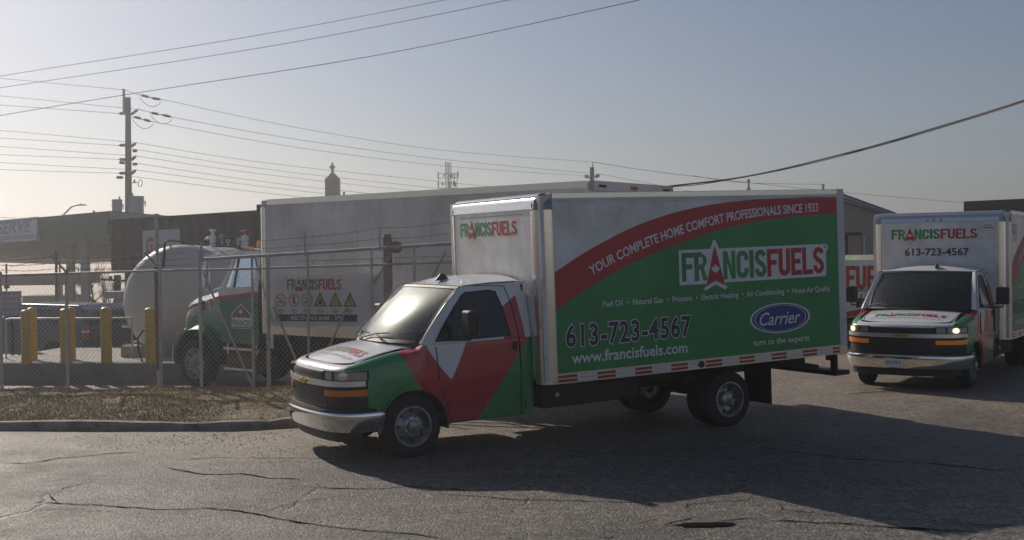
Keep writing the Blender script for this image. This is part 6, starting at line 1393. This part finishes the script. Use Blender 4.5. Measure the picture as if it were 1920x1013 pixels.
g.grid([[FT.o+Vector((-1.2+3.5*i/N, -.007, zg+.78)), FT.o+Vector((-1.2+3.5*i/N, -.007, zr(-1.2+3.5*i/N)-.14))] for i in range(N+1)]); g2.grid([[FT.o+Vector((-1.2+3.5*i/N, -.008, zr(-1.2+3.5*i/N)-.14)), FT.o+Vector((-1.2+3.5*i/N, -.008, zr(-1.2+3.5*i/N)))] for i in range(N+1)])
tpart(g.build('green_panel', M_sgreen)); tpart(g2.build('red_sweep', M_sred))
# beige building with low gable
YB = 42.; k = YB/2173; e0 = at(1572, 361.5, YB); e1 = at(1681, 401, YB); zrf = lambda x: e0.z+(e1.z-e0.z)*(x-e0.x)/(e1.x-e0.x)
bb = empty('beige_building', (e0.x, YB, gz(e0.x, YB)), 0, 'beige metal clad building with sloping blue grey roof edge behind the trucks', 'building'); zg = gz(13, YB)
xr = e1.x-.5; xl = e0.x-8
zrf = lambda x: e0.z+(e1.z-e0.z)*max(0, x-e0.x)/(e1.x-e0.x)
g = MB(); n_ = 60; rows = [[(xl+(xr-xl)*i/n_, YB+.3+(.02 if i % 2 else 0), zg-.5), (xl+(xr-xl)*i/n_, YB+.3+(.02 if i % 2 else 0), zrf(xl+(xr-xl)*i/n_)-.12)] for i in range(n_+1)]; g.grid(rows); g.box(xr-.05, xr, YB+.3, YB+16, zg-.5, zrf(xr)-.12); g.box(xl, xr, YB+16, YB+16.1, zg-.5, zrf(xr)-.12); cpart(bb, 'wall', g, M_beige)
g = MB(); R0, R1 = Vector((xl, YB, zrf(xl) if 0 else e0.z+.6)), Vector((e1.x, YB, e1.z)); T0 = Vector((e0.x, YB, e0.z)); TL = Vector((xl, YB, e0.z))
g.prism([TL, T0, R1, R1+Vector((0, 0, -.14)), T0+Vector((0, 0, -.24)), TL+Vector((0, 0, -.24))], (0, 16.5, 0)); cpart(bb, 'roof', g, M_grey)
g = MB(); g.prism([T0+Vector((0, -.03, .03)), R1+Vector((0, -.03, .03)), R1+Vector((0, -.03, -.03)), T0+Vector((0, -.03, -.04))], (0, .03, 0)); g.bar(T0+Vector((0, -.02, -.16)), R1+Vector((0, -.02, -.10)), .03, .05); cpart(bb, 'roof_trim', g, mat('dark blue trim', (.10, .14, .20), .5))
X_ = lambda px: at(px, 450, YB).x; Z_ = lambda py: at(1610, py, YB).z
g = MB(); g.box(X_(1593), X_(1620), YB+.26, YB+.32, zg, Z_(442)); dr = cpart(bb, 'garage_door', g, mat('peach door', (.40, .28, .22), .7, var=.05))
g = MB(); g.box(X_(1590), X_(1620), YB+.22, YB+.31, Z_(441), Z_(436)); g.box(X_(1590), X_(1593), YB+.22, YB+.31, zg, Z_(441)); g.build('door_frame', M_frame, dr) ; dr.children[0].matrix_parent_inverse = Matrix.Translation(bb.location).inverted() @ Matrix.Translation(bb.location)
g = MB(); g.box(X_(1622.5), X_(1624.5), YB+.20, YB+.31, zg, Z_(443)); cpart(bb, 'downpipe', g, M_white)
g = MB(); g.box(X_(1625), X_(1632), YB+.22, YB+.31, zg, Z_(443)); cpart(bb, 'side_door', g, M_beige)
g = MB(); g.box(X_(1586), X_(1588), YB+.15, YB+.31, Z_(448), Z_(445)); cpart(bb, 'wall_lamp', g, M_black)
# dark flat roofed building at far right
YR = 52.; a_ = at(1808, 378, YR); b_ = at(1960, 371, YR)
db = empty('dark_building', (a_.x, YR, gz(20, YR)), 0, 'dark flat roofed corrugated building above the right truck box', 'building'); n_ = 160; rows = []
for i in range(n_+1):
    x = a_.x+(12)*i/n_; zt_ = a_.z+(b_.z-a_.z)*(x-a_.x)/(b_.x-a_.x); rows.append([(x, YR+(.06 if (i//2) % 2 else 0), gz(20, YR)-.5), (x, YR+(.06 if (i//2) % 2 else 0), zt_-.05)])
g = MB(); g.grid(rows); g.box(a_.x, a_.x+.05, YR+.07, YR+12, gz(20, YR)-.5, a_.z-.05); cpart(db, 'wall', g, mat('dark bronze cladding', (.05, .045, .045), .6))
g = MB(); g.prism([(a_.x-.05, YR-.1, a_.z-.32), (a_.x+12, YR-.1, a_.z-.32+(b_.z-a_.z)/(b_.x-a_.x)*12), (a_.x+12, YR-.1, a_.z+(b_.z-a_.z)/(b_.x-a_.x)*12), (a_.x-.05, YR-.1, a_.z)], (0, 12, 0)); cpart(db, 'roof_edge', g, M_black)
for ch in db.children:
    for v in ch.data.vertices: v.co.x += max(0, v.co.y-YR-.1)*(a_.x/YR+.03)
# wooden fence line / low wall behind the right yard so the horizon is closed
g = MB(); g.box(-3, 40, 75, 75.3, gz(18, 75)-1, gz(18, 75)+2.2); tag(g.build('boundary_wall', M_beige), 'low beige boundary wall far behind the trucks', 'wall')

# driver in the right truck
def person(root_mat, label):
    import bmesh
    me = bpy.data.meshes.new('person'); b = bmesh.new(); lay = b.verts.layers.skin.verify()
    V = {}
    def vt(n, p, r, par=None):
        v = b.verts.new(p); v[lay].radius = (r, r) if isinstance(r, float) else r; V[n] = v
        if par: b.edges.new((V[par], v))
    vt('pelvis', (-.95, .44, .98), (.15, .17)); vt('waist', (-.97, .44, 1.15), (.13, .16), 'pelvis'); vt('chest', (-.98, .44, 1.36), (.13, .19), 'waist'); vt('neckb', (-.97, .44, 1.50), (.07, .09), 'chest'); vt('neck', (-.95, .44, 1.56), .055, 'neckb'); vt('jaw', (-.93, .44, 1.62), (.075, .07), 'neck'); vt('head', (-.94, .44, 1.71), (.10, .08), 'jaw'); vt('crown', (-.95, .44, 1.79), (.07, .06), 'head'); vt('nose', (-.845, .44, 1.68), .018, 'jaw')
    for s, y in (('l', .2), ('r', -.2)):
        vt('sh'+s, (-.96, .44+y, 1.45), .065, 'neckb'); vt('el'+s, (-.78, .44+y*1.25, 1.24), .048, 'sh'+s); vt('wr'+s, (-.60, .44+y*.95, 1.28), .032, 'el'+s); vt('pa'+s, (-.545, .44+y*.92, 1.29), (.018, .04), 'wr'+s)
        for k in range(4): vt(f'f{s}{k}', (-.515, .44+y*.92, 1.315-.020*k), .010, 'pa'+s); vt(f'g{s}{k}', (-.505, .44+y*.80, 1.315-.020*k), .009, f'f{s}{k}')
        vt('t'+s, (-.56, .44+y*.78, 1.31), .010, 'pa'+s)
        vt('hp'+s, (-.90, .44+y*.5, .95), .085, 'pelvis'); vt('kn'+s, (-.50, .44+y*.55, .98), .065, 'hp'+s); vt('an'+s, (-.30, .44+y*.5, .62), .045, 'kn'+s); vt('ft'+s, (-.18, .44+y*.5, .60), .04, 'an'+s)
    V['pelvis'][lay].use_root = True
    b.to_mesh(me); b.free(); o = bpy.data.objects.new('person', me); COL.objects.link(o); o.modifiers.new('skin', 'SKIN'); sdv = o.modifiers.new('sub', 'SUBSURF'); sdv.levels = 2; sdv.render_levels = 2
    M_cl = mat('dark jacket', (.03, .03, .035), .85); me.materials.append(M_cl)
    o.matrix_world = root_mat; tag(o, label, 'person')
    g = MB(); g.lathe([(.001, .16), (.07, .13), (.095, .07), (.09, 0), (.07, -.06), (.03, -.085), (.001, -.09)], (-.925, .44, 1.70), 'z', 20); g.tube([(-.84, .44, 1.70), (-.81, .44, 1.675), (-.84, .44, 1.665)], .014, 6)
    for y in (.33, .55): g.tube([(-.93, .44+(y-.44)*.8, 1.70), (-.93, .44+(y-.44)*.87, 1.69)], .022, 6)
    hd_ = g.build('face', mat('skin', (.40, .24, .17), .6), o, 60); g = MB(); g.lathe([(.001, .17), (.075, .14), (.10, .09), (.103, .04), (.10, .03)], (-.935, .44, 1.70), 'z', 20); g.build('hair', M_black, o, 60)
    g = MB()
    for y in (.405, .475): g.lathe([(.001, -.832), (.009, -.834)], (0, y, 1.715), 'x', 8)
    g.build('eyes', M_black, o)
bpy.context.view_layer.update()
person(right_truck.matrix_world.copy(), 'person in dark jacket sitting at the wheel of the right box truck')
# ================================================================ haze
g = MB(); g.box(-420, 420, -65, 620, -40, 30); hz = g.build('haze', []) ; tag(hz, kind='stuff')
M = bpy.data.materials.new('haze'); M.use_nodes = True; n = M.node_tree.nodes; l = M.node_tree.links
for x in list(n): n.remove(x)
o_ = n.new('ShaderNodeOutputMaterial'); v_ = n.new('ShaderNodeVolumePrincipled'); v_.inputs['Density'].default_value = HAZE_D; v_.inputs['Anisotropy'].default_value = HAZE_G; v_.inputs['Color'].default_value = (.93, .95, 1.0, 1)
l.new(v_.outputs[0], o_.inputs['Volume']); hz.data.materials.append(M)
